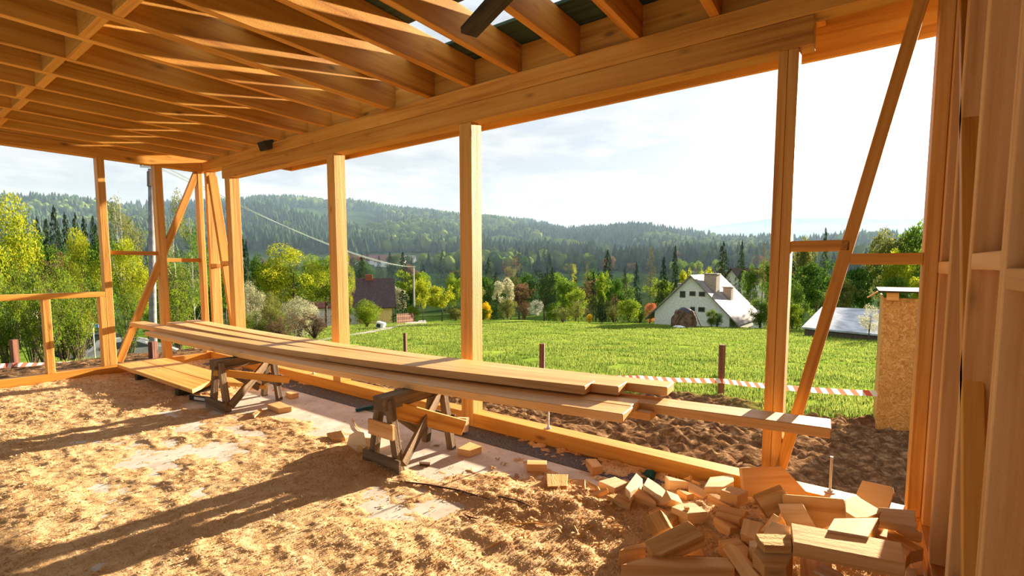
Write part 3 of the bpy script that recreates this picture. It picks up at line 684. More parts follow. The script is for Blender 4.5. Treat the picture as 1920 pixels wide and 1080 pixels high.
# beyond the end wall
plant('broad', 'near', 0, 2, 620, 338, 190, 24, 'yellowgreen', 'maple_tree', 'big sunlit yellow-green tree rising beyond the low rail', 'tree', LG)
plant('broad', 'near', 1, -70, 640, 400, 180, 19, 'fresh', 'maple_tree', 'fresh green tree half outside the picture beyond the low rail', 'tree', LG)
for px, ba, tp, w, D, c, v, t in ((20, 690, 505, 130, 15, 'fresh', 0, 'thin-stemmed green shrub behind the brown stake below the low rail'), (88, 690, 520, 120, 15.5, 'fresh', 1, 'thin-stemmed shrub behind the short cripple stud'),
        (150, 690, 500, 130, 16.5, 'fresh', 0, 'thin-stemmed shrub between cripple stud and tall end stud'), (245, 668, 530, 80, 23, 'mid', 1, 'thin-stemmed shrub in front of the parked car'), (335, 668, 520, 120, 28, 'fresh', 1, 'twiggy shrub beside the concrete pole, seen through the braced bay'),
        (-50, 690, 480, 150, 14, 'mid', 1, 'thin-stemmed shrub at the picture edge beyond the low rail'), (60, 650, 480, 130, 21, 'mid', 0, 'darker shrub standing behind the front row of shrubs'), (120, 650, 470, 140, 22, 'fresh', 1, 'tall bright shrub rising behind the cripple stud')):
    plant('twiggy', 'near', v, px, ba, tp, w, D, c, 'shrub', t, 'shrub', LG)
plant('broad', 'near', 1, 168, 640, 425, 100, 27, 'yellowgreen', 'young_tree', 'yellow-green young tree just off the tall end stud', 'tree', LG)
plant('broad', 'near', 0, 252, 640, 430, 95, 29, 'yellowgreen', 'young_tree', 'yellow-green young tree under the upper noggin of the end wall', 'tree', LG)
plant('sparse', 'near', 0, 236, 600, 342, 100, 42, 'olive', 'birch_tree', 'tall airy birch between the two tall end studs', 'tree', LG, 'birch')
plant('sparse', 'near', 1, 335, 600, 360, 110, 36, 'olive', 'birch_tree', 'airy birch with pale stem behind the end wall brace', 'tree', LG, 'birch')
plant('sparse', 'near', 0, 368, 640, 390, 90, 30, 'mid', 'birch_tree', 'slender birch with pale forked stem close to the corner post', 'tree', LG, 'birch')
plant('broad', 'mid', 0, 205, 600, 440, 110, 45, 'mid', 'leafy_tree', 'mid green tree behind the yellow-green young trees', 'tree', LG)
plant('broad', 'mid', 1, 330, 640, 470, 130, 40, 'mid', 'leafy_tree', 'mid green tree behind the concrete pole', 'tree', LG)
for px, tp, D, w, c, t in ((78, 405, 120, 62, 'needle', 'dark spruce at the edge of the big yellow-green tree'), (112, 384, 118, 66, 'needle', 'tallest dark spruce of the wood beyond the low rail'), (132, 398, 124, 62, 'needle', 'dark spruce next to the tallest one beyond the low rail'),
        (150, 397, 112, 58, 'needle2', 'dark spruce midway between tall yellow-green tree and tall stud'), (166, 405, 110, 58, 'needle', 'dark spruce close before the tall end stud'), (95, 408, 106, 62, 'needle2', 'shorter dark spruce below the tallest one'), (183, 402, 116, 58, 'needle', 'dark spruce seen behind the tall end stud')):
    plant('spruce', 'mid', 0 if px % 2 else 1, px, 545, tp, w, D, c, 'spruce_tree', t, 'tree', LG)
for px, tp, D, w, c, t in ((85, 430, 90, 60, 'mid', 'rounded green tree before the dark spruces'), (118, 440, 86, 60, 'deep', 'dark rounded tree before the tallest spruce'), (105, 465, 75, 70, 'brown', 'brownish budding tree below the dark spruces'), (140, 470, 78, 60, 'brown', 'brown budding tree near the tall end stud'), (150, 430, 95, 50, 'deep', 'dark rounded tree under the spruces by the tall stud')):
    plant('broad', 'mid', 0 if px % 2 else 1, px, 560, tp, w, D, c, 'leafy_tree', t, 'tree', LG)
for px, tp, D, w, t in ((62, 508, 40, 34, 'small white blossoming shrub above the low rail, by the yellow-green tree'), (104, 510, 42, 30, 'small white blossoming shrub above the low rail, midway')):
    plant('shrub', 'mid', 0, px, 560, tp, w, D, 'white', 'blossoming_shrub', t, 'shrub', LG)
plant('broad', 'mid', 1, 400, 640, 450, 120, 45, 'mid', 'leafy_tree', 'mid green tree seen between the corner post and brace', 'tree', LG)
# between first and third post
plant('spruce', 'mid', 1, 466, 560, 448, 34, 95, 'needle', 'spruce_tree', 'dark spruce top just beside the first open wall post', 'tree', HG)
plant('broad', 'mid', 0, 492, 560, 470, 60, 90, 'deep', 'leafy_tree', 'dark green tree between dark spruce and big willow', 'tree', HG)
plant('broad', 'near', 1, 552, 612, 455, 170, 40, 'yellowgreen', 'willow_tree', 'big yellow-green willow between first and second post', 'tree', HG)
plant('broad', 'near', 0, 612, 612, 468, 130, 43, 'fresh', 'willow_tree', 'green willow half hidden by the second post', 'tree', HG)
plant('sparse', 'near', 1, 655, 590, 470, 34, 50, 'yellowgreen', 'young_tree', 'pale yellow-green crown peeking out beside the second post', 'tree', HG)
plant('shrub', 'near', 0, 470, 625, 505, 75, 34, 'cream', 'blossoming_shrub', 'cream blossoming shrub beside the first open wall post', 'shrub', HG)
plant('shrub', 'near', 1, 482, 625, 562, 60, 30, 'fresh', 'shrub', 'bright green low shrub next to the first open wall post', 'shrub', HG)
plant('shrub', 'near', 1, 512, 625, 525, 80, 33, 'olive', 'shrub', 'olive shrub under the big willow', 'shrub', HG)
plant('shrub', 'near', 0, 562, 625, 540, 95, 31, 'cream', 'blossoming_shrub', 'white flecked shrub in front of the big willow', 'shrub', HG)
plant('twiggy', 'near', 0, 520, 640, 585, 110, 28, 'brown', 'bramble_thicket', 'brown leafless thicket along the plank stack near the first post', 'thicket', HG)
plant('twiggy', 'near', 1, 590, 640, 580, 100, 28, 'brown', 'bramble_thicket', 'brown leafless thicket next to the second post', 'thicket', HG)
plant('twiggy', 'near', 0, 430, 640, 575, 90, 27, 'olive', 'bramble_thicket', 'olive thicket behind the leaning corner brace', 'thicket', HG)
plant('shrub', 'near', 1, 688, 622, 548, 88, 40, 'fresh', 'shrub', 'bright green shrub below the dark brown gabled roof', 'shrub', HG)
plant('spruce', 'mid', 0, 756, 600, 543, 62, 62, 'needle', 'spruce_tree', 'low dark spruce beside the village path', 'tree', HG)
plant('broad', 'mid', 1, 829, 598, 525, 72, 60, 'yellowgreen', 'willow_tree', 'round yellow-green willow just before the third post', 'tree', HG)
plant('broad', 'mid', 0, 793, 570, 515, 46, 105, 'yellowgreen', 'leafy_tree', 'yellow-green tree behind the wooden village power pole', 'tree', HG)
plant('broad', 'mid', 1, 745, 570, 528, 52, 100, 'cream', 'blossoming_tree', 'cream blossoming tree behind the low dark spruce', 'tree', HG)
plant('broad', 'mid', 0, 855, 590, 508, 50, 80, 'fresh', 'leafy_tree', 'green tree partly behind the third post', 'tree', HG)
# between third and doubled post
for kind, px, ba, tp, w, D, c, nm, t, ca in (
  ('spruce', 932, 592, 548, 34, 56, 'needle', 'spruce_tree', 'small dark spruce beside the golden bush', 'tree'), ('shrub', 912, 590, 560, 30, 58, 'gold', 'forsythia_bush', 'golden flowering bush next to the third post', 'shrub'),
  ('shrub', 952, 594, 553, 50, 55, 'olive', 'shrub', 'olive bush behind the small yellow marker post', 'shrub'), ('broad', 945, 590, 516, 56, 70, 'cream', 'blossoming_tree', 'cream blossoming tree above the olive bush', 'tree'),
  ('bare', 958, 590, 470, 70, 85, 'brown', 'bare_tree', 'leafless tall tree behind the cream blossoming tree', 'tree'), ('twiggy', 984, 596, 562, 44, 55, 'brown', 'shrub', 'brown leafless shrub beside the dark pine', 'shrub'),
  ('sparse', 1004, 600, 556, 44, 50, 'white', 'blossoming_tree', 'little white blossoming tree at the foot of the dark pine', 'tree'), ('pine', 1020, 600, 500, 74, 52, 'needle', 'pine_tree', 'big dark round pine in the middle of the hedgerow', 'tree'),
  ('shrub', 1080, 598, 530, 62, 56, 'fresh', 'shrub', 'rounded light green bush beside the big dark pine', 'shrub'), ('sparse', 1085, 602, 562, 50, 50, 'olive', 'shrub', 'sparse olive shrub before the rounded light green bush', 'shrub'),
  ('shrub', 1105, 603, 584, 16, 49, 'gold', 'forsythia_bush', 'tiny golden bush at the meadow edge', 'shrub'), ('larch', 1076, 570, 492, 44, 90, 'yellowgreen', 'larch_tree', 'yellow-green larch behind the rounded light green bush', 'tree'),
  ('larch', 1100, 570, 488, 40, 95, 'larch', 'larch_tree', 'brownish larch between two yellow-green crowns', 'tree'), ('broad', 1132, 580, 496, 36, 92, 'fresh', 'leafy_tree', 'narrow light green tree above the dark clipped column', 'tree'),
  ('spruce', 1112, 580, 507, 28, 88, 'needle', 'spruce_tree', 'narrow dark spruce beside the narrow light green tree', 'tree'), ('thuja', 1128, 602, 551, 19, 50, 'needle', 'thuja_column', 'dark clipped evergreen column at the meadow edge', 'tree'),
  ('bare', 1152, 598, 545, 34, 56, 'brown', 'bare_tree', 'small leafless tree between evergreen column and round bush', 'tree'), ('shrub', 1180, 600, 553, 62, 53, 'fresh', 'shrub', 'round yellowish green bush near the white house', 'shrub'),
  ('shrub', 1219, 600, 560, 34, 58, 'coral', 'copper_bush', 'copper red bush beside the white house', 'shrub'), ('spruce', 1170, 590, 498, 30, 100, 'needle2', 'spruce_tree', 'first dark spruce of the row before the white house', 'tree'),
  ('spruce', 1192, 590, 490, 36, 96, 'needle', 'spruce_tree', 'second dark spruce of the row, before the brown larch', 'tree'), ('larch', 1218, 590, 460, 50, 98, 'larch', 'larch_tree', 'tall brownish larch behind the white house', 'tree'),
  ('spruce', 1242, 590, 478, 44, 92, 'needle', 'spruce_tree', 'dark spruce between brown larch and tallest spruce', 'tree'), ('spruce', 1263, 590, 458, 40, 96, 'needle', 'spruce_tree', 'tallest dark spruce rising behind the white house', 'tree'),
  ('broad', 1284, 570, 490, 36, 110, 'yellowgreen', 'leafy_tree', 'yellow-green tree just above the white house gable', 'tree'), ('broad', 1326, 560, 495, 40, 125, 'yellowgreen', 'leafy_tree', 'yellow-green tree behind the big chimney', 'tree'),
  ('spruce', 1352, 560, 488, 26, 120, 'needle2', 'spruce_tree', 'small spruce between big chimney and distant white gable', 'tree'), ('spruce', 1387, 570, 449, 46, 100, 'needle2', 'spruce_tree', 'tall broad spruce above the distant white gable', 'tree'),
  ('larch', 1427, 600, 452, 62, 80, 'larch', 'larch_tree', 'tall olive larch just before the doubled post', 'tree'), ('shrub', 1424, 610, 548, 56, 48, 'mid', 'shrub', 'green bush between white house and doubled post', 'shrub'),
  ('broad', 1405, 590, 490, 46, 95, 'mid', 'leafy_tree', 'green tree beside the distant white gable', 'tree'), ('shrub', 1334, 606, 572, 28, 45, 'mid', 'shrub', 'small green shrub against the white house wall', 'shrub')):
    plant(kind, 'near' if kind == 'twiggy' else 'mid', 0 if (px+tp) % 2 else 1, px, ba, tp, w, D, c, nm, t, ca, HG)
# behind the board hut
for kind, px, ba, tp, w, D, c, nm, t, ca in (
  ('broad', 1500, 600, 435, 60, 110, 'olive', 'leafy_tree', 'distant olive tree just above the upper noggin', 'tree'), ('spruce', 1540, 600, 425, 36, 115, 'needle2', 'spruce_tree', 'distant pale spruce above the upper noggin', 'tree'),
  ('broad', 1655, 600, 418, 100, 70, 'olive', 'leafy_tree', 'sparse olive tree above the lower noggin', 'tree'), ('broad', 1712, 600, 388, 110, 68, 'mid', 'leafy_tree', 'tallest grey-green tree touching the corner stud', 'tree'),
  ('broad', 1675, 620, 458, 70, 50, 'yellowgreen', 'leafy_tree', 'yellow-green tree right over the lower noggin', 'tree'), ('broad', 1530, 610, 470, 110, 62, 'deep', 'leafy_tree', 'dark green tree under the upper noggin', 'tree'),
  ('broad', 1620, 620, 480, 110, 56, 'deep', 'leafy_tree', 'dark shaded tree beyond the diagonal brace', 'tree'), ('broad', 1690, 640, 500, 100, 48, 'mid', 'leafy_tree', 'green tree above the hut roof', 'tree'),
  ('broad', 1725, 650, 500, 60, 40, 'yellowgreen', 'leafy_tree', 'yellow-green bush beside the corner stud above the hut', 'tree'), ('broad', 1580, 610, 510, 80, 52, 'olive', 'leafy_tree', 'olive tree seen just behind the diagonal brace', 'tree'),
  ('shrub', 1494, 608, 520, 50, 50, 'mid', 'shrub', 'green bush leaning over the doubled post', 'shrub'), ('shrub', 1485, 610, 560, 50, 46, 'fresh', 'shrub', 'light green bush at the foot of the doubled post', 'shrub'),
  ('sparse', 1628, 626, 565, 56, 30, 'cream', 'blossoming_shrub', 'pale blossoming shrub before the low grey roof', 'shrub'), ('broad', 1555, 612, 545, 70, 46, 'olive', 'shrub', 'olive bush above the low grey roof', 'shrub'),
  ('broad', 1760, 650, 420, 120, 55, 'mid', 'leafy_tree', 'green tree mostly hidden by the corner stud', 'tree')):
    plant(kind, 'mid', 0 if (px+tp) % 2 else 1, px, ba, tp, w, D, c, nm, t, ca, SG)

# wooded valley floor behind the hedgerow: trees nothing in the picture tells apart
rv = np.random.default_rng(91)
for k in range(150):
    az = R(-68+70*rv.random()); r0 = 105+240*rv.random()**1.2; x, y = CAM[0]+r0*math.sin(az), CAM[1]+r0*math.cos(az)
    con = rv.random() < .38; g = float(terrain(x, y)); h = (9+7*rv.random())*(1.25 if con else 1); w = h*((.36 if con else .75)+.15*rv.random())
    c = ('needle', 'needle2', 'needle')[k % 3] if con else ('mid', 'deep', 'olive', 'brown', 'mid', 'fresh', 'deep')[k % 7]
    e = empty('spruce_tree' if con else 'leafy_tree', (x, y, g-.2), rv.random()*6.28)
    tag(e, 'dark spruce in the wooded valley behind the hedgerow' if con else 'leafy tree in the wooded valley behind the hedgerow', 'tree', 'spruces of the wooded valley' if con else 'leafy trees of the wooded valley')
    fm, wm = PROTO[('spruce' if con else ('broad', 'broad', 'shrub')[k % 3], 'mid', k % 2)]
    for nm, me, mt in (('foliage', fm, LC[c]), ('trunk', wm, M['bark'])):
        o = link(nm, me, None, e); o.scale = (w, w, h); o.material_slots[0].link = 'OBJECT'; o.material_slots[0].material = mt
for kind, px, ba, tp, w, D, c, nm, t, ca in (
  ('twiggy', 1055, 604, 575, 60, 50, 'olive', 'shrub', 'olive twiggy shrub at the foot of the rounded light green bush', 'shrub'), ('shrub', 925, 592, 566, 44, 60, 'deep', 'shrub', 'dark low shrub between golden bush and olive bush', 'shrub'),
  ('twiggy', 1150, 604, 572, 60, 54, 'olive', 'shrub', 'olive twiggy shrub beside the evergreen column', 'shrub'), ('shrub', 1040, 600, 560, 60, 60, 'mid', 'shrub', 'mid green bush in the shade of the big dark pine', 'shrub'),
  ('twiggy', 1200, 603, 575, 44, 56, 'mid', 'shrub', 'green twiggy shrub between round bush and copper bush', 'shrub'), ('broad', 980, 590, 520, 60, 76, 'brown', 'budding_tree', 'brown budding tree behind the leafless shrub', 'tree'),
  ('broad', 1060, 590, 515, 60, 84, 'mid', 'leafy_tree', 'mid green tree behind the pine and the rounded bush', 'tree'), ('broad', 1150, 590, 512, 50, 84, 'deep', 'leafy_tree', 'dark green tree behind the evergreen column', 'tree'),
  ('shrub', 905, 596, 572, 50, 58, 'fresh', 'shrub', 'light green shrub at the foot of the third post', 'shrub'), ('broad', 890, 590, 520, 60, 85, 'olive', 'leafy_tree', 'olive tree half behind the third post', 'tree'),
  ('shrub', 775, 600, 566, 36, 58, 'fresh', 'shrub', 'light green shrub at the foot of the wooden village pole', 'shrub'), ('shrub', 855, 600, 570, 50, 62, 'olive', 'shrub', 'olive shrub between willow and third post', 'shrub'),
  ('shrub', 1345, 606, 580, 30, 46, 'deep', 'shrub', 'dark shrub by the white house corner', 'shrub'), ('broad', 1450, 600, 500, 60, 70, 'deep', 'leafy_tree', 'dark tree hidden by the doubled post', 'tree'),
  ('broad', 1445, 600, 470, 60, 100, 'mid', 'leafy_tree', 'mid green tree behind the doubled post', 'tree'), ('shrub', 640, 618, 560, 60, 38, 'mid', 'shrub', 'mid green shrub behind the second post', 'shrub'),
  ('broad', 30, 560, 440, 90, 60, 'deep', 'leafy_tree', 'dark tree behind the big yellow-green tree', 'tree'), ('broad', 195, 560, 430, 70, 85, 'deep', 'leafy_tree', 'dark tree just behind the tall end stud', 'tree'),
  ('broad', 290, 600, 450, 90, 55, 'mid', 'leafy_tree', 'mid green tree in the gap behind the concrete pole', 'tree'), ('shrub', 375, 650, 540, 90, 32, 'deep', 'shrub', 'dark green shrub behind the corner post', 'shrub'), ('shrub', 300, 655, 560, 70, 33, 'mid', 'shrub', 'green shrub behind the parked silver car', 'shrub')):
    plant(kind, 'near' if kind == 'twiggy' else 'mid', 0 if (px+tp) % 2 else 1, px, ba, tp, w, D, c, nm, t, ca, HG if px > 420 else LG)

# woods on the hillsides: far too many trees to count
def hill_woods():
    rng = np.random.default_rng(5)
    n = 60000; r = np.sqrt(rng.random(n)*(1250**2-300**2)+300**2); a = np.radians(-95+115*rng.random(n))
    x = CAM[0]+r*np.sin(a); y = CAM[1]+r*np.cos(a)
    dens = fbm(x, y, 1/120., 4, 21); az = np.degrees(a)
    keep = (dens > .405+.05*sstep(-40, -60, az)*(r < 700)) & (rng.random(n) < np.interp(r, [300, 420, 500, 900, 1250], [.25, .8, 1, 1, .6]))
    x, y, r, dens = x[keep], y[keep], r[keep], dens[keep]; z = terrain(x, y)
    con = (fbm(x, y, 1/90., 3, 33)+.25*(rng.random(len(x))-.5)) > .465
    def conif(x, y, z, h):
        m = len(x); P_ = []; seg = 6; F = []
        th = np.arange(seg)*2*PI/seg
        vs = []
        for zz, rr_ in ((.12, .21), (.42, .13), (.38, .17), (.72, .07), (.66, .10), (1.0, .0)):
            jit = 1+.25*(rng.random((m, seg))-.5)
            vs.append(np.stack([x[:, None]+np.cos(th)*rr_*h[:, None]*jit, y[:, None]+np.sin(th)*rr_*h[:, None]*jit, np.repeat((z+zz*h)[:, None], seg, 1)], -1))
        v = np.stack(vs, 1).reshape(m, -1, 3)
        f = []
        for k in (0, 2, 4):
            for s in range(seg): f.append((k*seg+s, k*seg+(s+1) % seg, (k+1)*seg+(s+1) % seg, (k+1)*seg+s))
        f = np.array(f); F = (np.arange(m)[:, None, None]*6*seg+f[None]).reshape(-1, 4)
        return v.reshape(-1, 3), F
    h = (10+9*rng.random(len(x))); c = con
    o = link('conifer_woods', quads_mesh('conifer_woods', *conif(x[c], y[c], z[c]-1, h[c])), leaf_mat('woods_conifer', (.018, .038, .018), (.045, .075, .03), .1, .03))
    tag(o, 'dark conifer woods covering the hillsides across the valley', 'woods', kind='stuff')
    bm = bmesh.new(); bmesh.ops.create_icosphere(bm, subdivisions=2, radius=1); bm.verts.ensure_lookup_table()
    bv = np.array([v.co for v in bm.verts]); bf = np.array([[v.index for v in f.verts] for f in bm.faces]); bm.free()
    d = ~con; x, y, z, m = x[d], y[d], z[d], int(d.sum()); h = 8+7*rng.random(m)
    jit = 1+.45*(rng.random((m, len(bv)))-.5)
    v = bv[None]*jit[..., None]*np.stack([h*.36, h*.36, h*.45], 1)[:, None]+np.stack([x, y, z+h*.5], 1)[:, None]
    o = link('leafy_woods', quads_mesh('leafy_woods', v.reshape(-1, 3), (np.arange(m)[:, None, None]*len(bv)+bf[None]).reshape(-1, 3)), leaf_mat('woods_leafy', (.04, .08, .015), (.15, .20, .035), .15, .02))
    tag(o, 'light green leafy woods mixed over the hillsides across the valley', 'woods', kind='stuff')
hill_woods()
# thin valley haze standing in front of the far slopes
def haze():
    a = np.radians(np.linspace(-112, 75, 48)); inn = [(CAM[0]+150*math.sin(t), CAM[1]+150*math.cos(t)) for t in a]; out = [(CAM[0]+3600*math.sin(t), CAM[1]+3600*math.cos(t)) for t in a]
    bm = bmesh.new(); n = len(a); ring = lambda p, z: [bm.verts.new((q[0], q[1], z)) for q in p]
    il, ih, ol, oh = ring(inn, -40), ring(inn, 140), ring(out, -40), ring(out, 140)
    for k in range(n-1):
        for q in ((il[k], il[k+1], ih[k+1], ih[k]), (ol[k], oh[k], oh[k+1], ol[k+1]), (ih[k], ih[k+1], oh[k+1], oh[k]), (il[k], ol[k], ol[k+1], il[k+1])): bm.faces.new(q)
    for k in (0, n-1): bm.faces.new((il[k], ih[k], oh[k], ol[k]))
    bmesh.ops.recalc_face_normals(bm, faces=bm.faces[:])
    m = bpy.data.materials.new('valley_haze'); m.use_nodes = True; nt = m.node_tree; nt.nodes.clear()
    s = nt.nodes.new('ShaderNodeVolumeScatter'); s.inputs['Color'].default_value = (.50, .74, 1, 1); s.inputs['Density'].default_value = .00030; s.inputs['Anisotropy'].default_value = .15
    ou = nt.nodes.new('ShaderNodeOutputMaterial'); nt.links.new(s.outputs[0], ou.inputs['Volume'])
    tag(link('haze', bm_done(bm, 'haze'), m), 'thin bluish haze over the valley and far hills', 'haze', kind='stuff')
haze()
# ------------------------------------------------------------------ houses, poles, car and other things outside
M['wall_white'] = plain('white_render', (.74, .74, .70), .8); M['wall_cream'] = plain('ochre_render', (.72, .50, .22), .8)
M['roof_grey'] = plain('grey_sheet_roof', (.24, .21, .195), .8, 0, .25, .8); M['roof_brown'] = plain('dark_brown_tiles', (.075, .042, .038), .6, 0, .2, 3)
M['roof_red'] = plain('red_tiles', (.21, .075, .05), .7, 0, .2, 3); M['brick'] = plain('red_brick', (.30, .09, .05), .8); M['stone'] = plain('chimney_render', (.42, .33, .25), .9)
M['glass'] = plain('dark_window_glass', (.03, .04, .045), .15, 0, .1); M['frame'] = plain('brown_window_frame', (.12, .09, .07), .6)
M['roof_blue'] = plain('bluish_grey_sheet_roof', (.42, .46, .52), .5, 0, .3, 1.2)
FW = np.array([-math.sin(YAW), math.cos(YAW), 0]); RT = _r
def house(label, A, B, depth, apex, eave, roof_m, wall_m, over=.4, inset=0, thick=.16, z0=None, name='house', cat='house'):
    """gabled house: A and B are the ground ends of its gable front (seen left to right), depth runs away behind it"""
    A = np.array(A); B = np.array(B); u = (B-A)[:2]; w = float(np.hypot(*u)); ang = math.atan2(u[1], u[0]); c = (A+B)/2
    z0 = float(min(terrain(A[0], A[1]), terrain(B[0], B[1]))) if z0 is None else z0
    e = empty(name, (float(c[0]), float(c[1]), z0), ang); tag(e, label, cat)
    H = apex-z0; E_ = eave-z0; hw = w/2-inset; slope = (H-E_)/(w/2)
    hi = H-thick-.02
    bm = ngon_prism([(-hw, -.4), (hw, -.4), (hw, max(.02, hi-slope*hw)), (0, hi), (-hw, max(.02, hi-slope*hw))], 0, depth)
    link('walls', bm_done(bm, 'walls'), wall_m, e)
    for s in (-1, 1):
        hx = s*(w/2+over*.7); hz = H-slope*(w/2+over*.7)
        bm = ngon_prism([(0, H), (hx, hz), (hx, hz-thick), (0, H-thick)], -over, depth+over)
        link('roof', bm_done(bm, 'roof'), roof_m, e)
    return e, ang, w, H, slope
def h_box(e, name, x0, x1, y0, y1, z0, z1, m, bev=.01, parent=None):
    o = link(name, bm_done(box_bm(x1-x0, y1-y0, z1-z0, bev), name), m, e)
    o.location = ((x0+x1)/2, (y0+y1)/2, (z0+z1)/2); return o
def on_front(e, ang, px, py):
    """photograph pixel -> (x, z) on the gable plane of house e"""
    n = Vector((-math.sin(ang), math.cos(ang), 0)); o_ = Vector(CAM); d = Vector(at(px, py, 1))-o_
    t = (e.location-o_).dot(n)/d.dot(n); q = o_+d*t-e.location
    return q.x*math.cos(ang)+q.y*math.sin(ang), q.z
def window(e, ang, x0, y0, x1, y1, fr='frame'):
    a = on_front(e, ang, x0, y0); b = on_front(e, ang, x1, y1)
    w_ = h_box(e, 'window', a[0], b[0], -.05, .02, b[1], a[1], M[fr], .01)
    p_ = link('pane', bm_done(box_bm(abs(b[0]-a[0])-.16, .02, abs(a[1]-b[1])-.16, .0), 'pane'), M['glass'], w_); p_.location = (0, -.036, 0)
HA, HB = at(1215, 601, 53), at(1383, 599, 47)
apz = float(at(1297, 515, 50)[2])
e, ang, w, H, sl = house('white gabled house with a long pale sheet roof reaching the meadow', HA, HB, 9.2, apz, float(at(1300, 600, 50)[2])+.1, M['roof_grey'], M['wall_white'], .35, .75)
for q in ((1275, 545.5, 1285, 558), (1293, 546, 1304, 555), (1310.5, 547, 1322, 556), (1294.5, 575, 1303, 584), (1309.5, 575.5, 1321.5, 585)): window(e, ang, *q)
cx, cz = on_front(e, ang, 1330, 540)
for nm, dx, dy, s, hh in (('chimney', 1.35, 2.3, .62, 1.35), ('chimney', 2.35, 4.6, .42, .9), ('chimney', -1.9, 3.0, .45, .75)):
    z_r = H-sl*abs(dx)
    ch = h_box(e, nm, dx-s, dx+s, dy-s, dy+s, z_r-1.6, z_r+hh, M['stone'], .02)
    cp = link('chimney_cap', bm_done(box_bm(2*s+.16, 2*s+.16, .12, .01), 'cap'), M['roof_grey'], ch); cp.location = (0, 0, (1.6+hh)/2+.06)
# brown gabled house at the path
e, ang, w, H, sl = house('dark brown gabled house with an ochre wall beside the village path', at(735, 590, 68), at(731, 590, 80), 4.6, float(at(705, 521, 74)[2]), float(at(705, 566, 74)[2]), M['roof_brown'], M['wall_cream'], .6)
h_box(e, 'chimney', -.6, .5, 2.6, 3.7, H-.7, H+.55, M['brick'], .02)
for zz in (1.2, 3.4): h_box(e, 'window', -1.2, -.1, -.05, .03, zz, zz+1.1, M['frame'])
house('red brown roofed house partly hidden by the second post', at(682, 590, 74), at(680, 590, 86), 7, float(at(668, 521, 80)[2]), float(at(668, 566, 80)[2]), M['roof_red'], M['wall_white'], .5)
house('small distant white house with a steep dark gable above the sheet roof', at(1361, 540, 112), at(1384, 540, 109), 9, float(at(1372, 502, 111)[2]), float(at(1372, 517, 111)[2]), M['roof_brown'], M['wall_white'], .7)
for q, D, wpx, t, rm in (((690, 489), 230, 40, 'far village house with a red roof left of the brown gable chimney', 'roof_red'), ((728, 492), 210, 52, 'far village house with a wide red roof behind the brown gable', 'roof_red'),
        ((653, 491), 260, 26, 'far village house peeking beside the second post', 'roof_red'), ((762, 487), 290, 30, 'far village barn with a pale sheet roof', 'roof_grey'), ((835, 492), 280, 34, 'far village house with a red roof close before the third post', 'roof_red'),
        ((962, 463), 520, 22, 'tiny red roofed farmhouse in the first hillside clearing', 'roof_red'), ((1007, 464), 530, 20, 'tiny red roofed farmhouse in the hillside clearing farther along', 'roof_red'), ((1306, 508), 170, 30, 'distant house with a purplish roof above the white gable', 'roof_red'), ((853, 487), 360, 14, 'tiny white roofed house touching the third post', 'roof_grey')):
    base, D = hit(q[0], q[1]+wpx*.17, 130, 900)
    p = at(q[0]-wpx/2, q[1]+6, D); p2 = at(q[0]+wpx/2, q[1]+6, D); zz = float(base[2]); hh = wpx/FPX*D*.5
    # ridge parallel to the picture: the gable end faces sideways
    n = FW*wpx/FPX*D*.7
    house(t, p2, p2+n, float(np.linalg.norm(p2-p)), zz+hh*.9, zz+hh*.4, M[rm], M['wall_white'], .3, z0=zz)
# low building whose roof shows over the meadow
e = empty('shed', tuple(float(v) for v in at(1590, 640, 36))); tag(e, 'low shed with a bluish grey sheet roof beyond the meadow, crossed by the diagonal brace', 'shed')
cs = [at(1541, 575, 39), at(1690, 582, 37), at(1672, 629, 32), at(1503, 613, 34)]; L0 = np.array(e.location)
bm = bmesh.new(); tp = [bm.verts.new(c-L0) for c in cs]; lo = [bm.verts.new(c-L0-np.array([0, 0, .12])) for c in cs]
bm.faces.new(tp); bm.faces.new(lo[::-1]); [bm.faces.new((tp[k], tp[(k+1) % 4], lo[(k+1) % 4], lo[k])) for k in range(4)]; bmesh.ops.recalc_face_normals(bm, faces=bm.faces[:])
link('roof', bm_done(bm, 'roof'), M['roof_blue'], e)
bm = bmesh.new(); ins = [c+(np.mean(cs, 0)-c)*.06 for c in cs]; tp = [bm.verts.new(c-L0-np.array([0, 0, .16])) for c in ins]; lo = [bm.verts.new(np.array([c[0], c[1], float(terrain(c[0], c[1]))-.3])-L0) for c in ins]
bm.faces.new(tp); bm.faces.new(lo[::-1]); [bm.faces.new((tp[k], tp[(k+1) % 4], lo[(k+1) % 4], lo[k])) for k in range(4)]; bmesh.ops.recalc_face_normals(bm, faces=bm.faces[:])
link('walls', bm_done(bm, 'walls'), M['frame'], e)
# covered heap before the white house
p, D_ = hit(1282, 607); p = at(1282, 607, 43.5); g = float(terrain(p[0], p[1])); e = empty('covered_heap', (float(p[0]), float(p[1]), g)); tag(e, 'rounded brown heap under a dark tarp standing before the white house', 'heap')
rgh = np.random.default_rng(8); bm = bmesh.new(); bmesh.ops.create_icosphere(bm, subdivisions=4, radius=1)
for v in bm.verts:
    c = v.co; k = .9+.16*vnoise(np.array(c.x*3+5), np.array(c.z*3+c.y*2)); c.x *= 1.08*k; c.y *= 1.0*k; c.z = max(-.2, (abs(c.z)**.55)*1.75*(1 if c.z > 0 else 0)*k) if c.z > 0 else -.1
link('pile', bm_done(bm, 'pile', True), plain('brown_covered_hay', (.13, .075, .05), .9, 0, .5, 2.5, .5), e)
bm = bmesh.new(); bmesh.ops.create_icosphere(bm, subdivisions=3, radius=1)
bmesh.ops.bisect_plane(bm, geom=bm.verts[:]+bm.edges[:]+bm.faces[:], plane_co=(0, 0, .72), plane_no=(0, 0, 1), clear_inner=True)
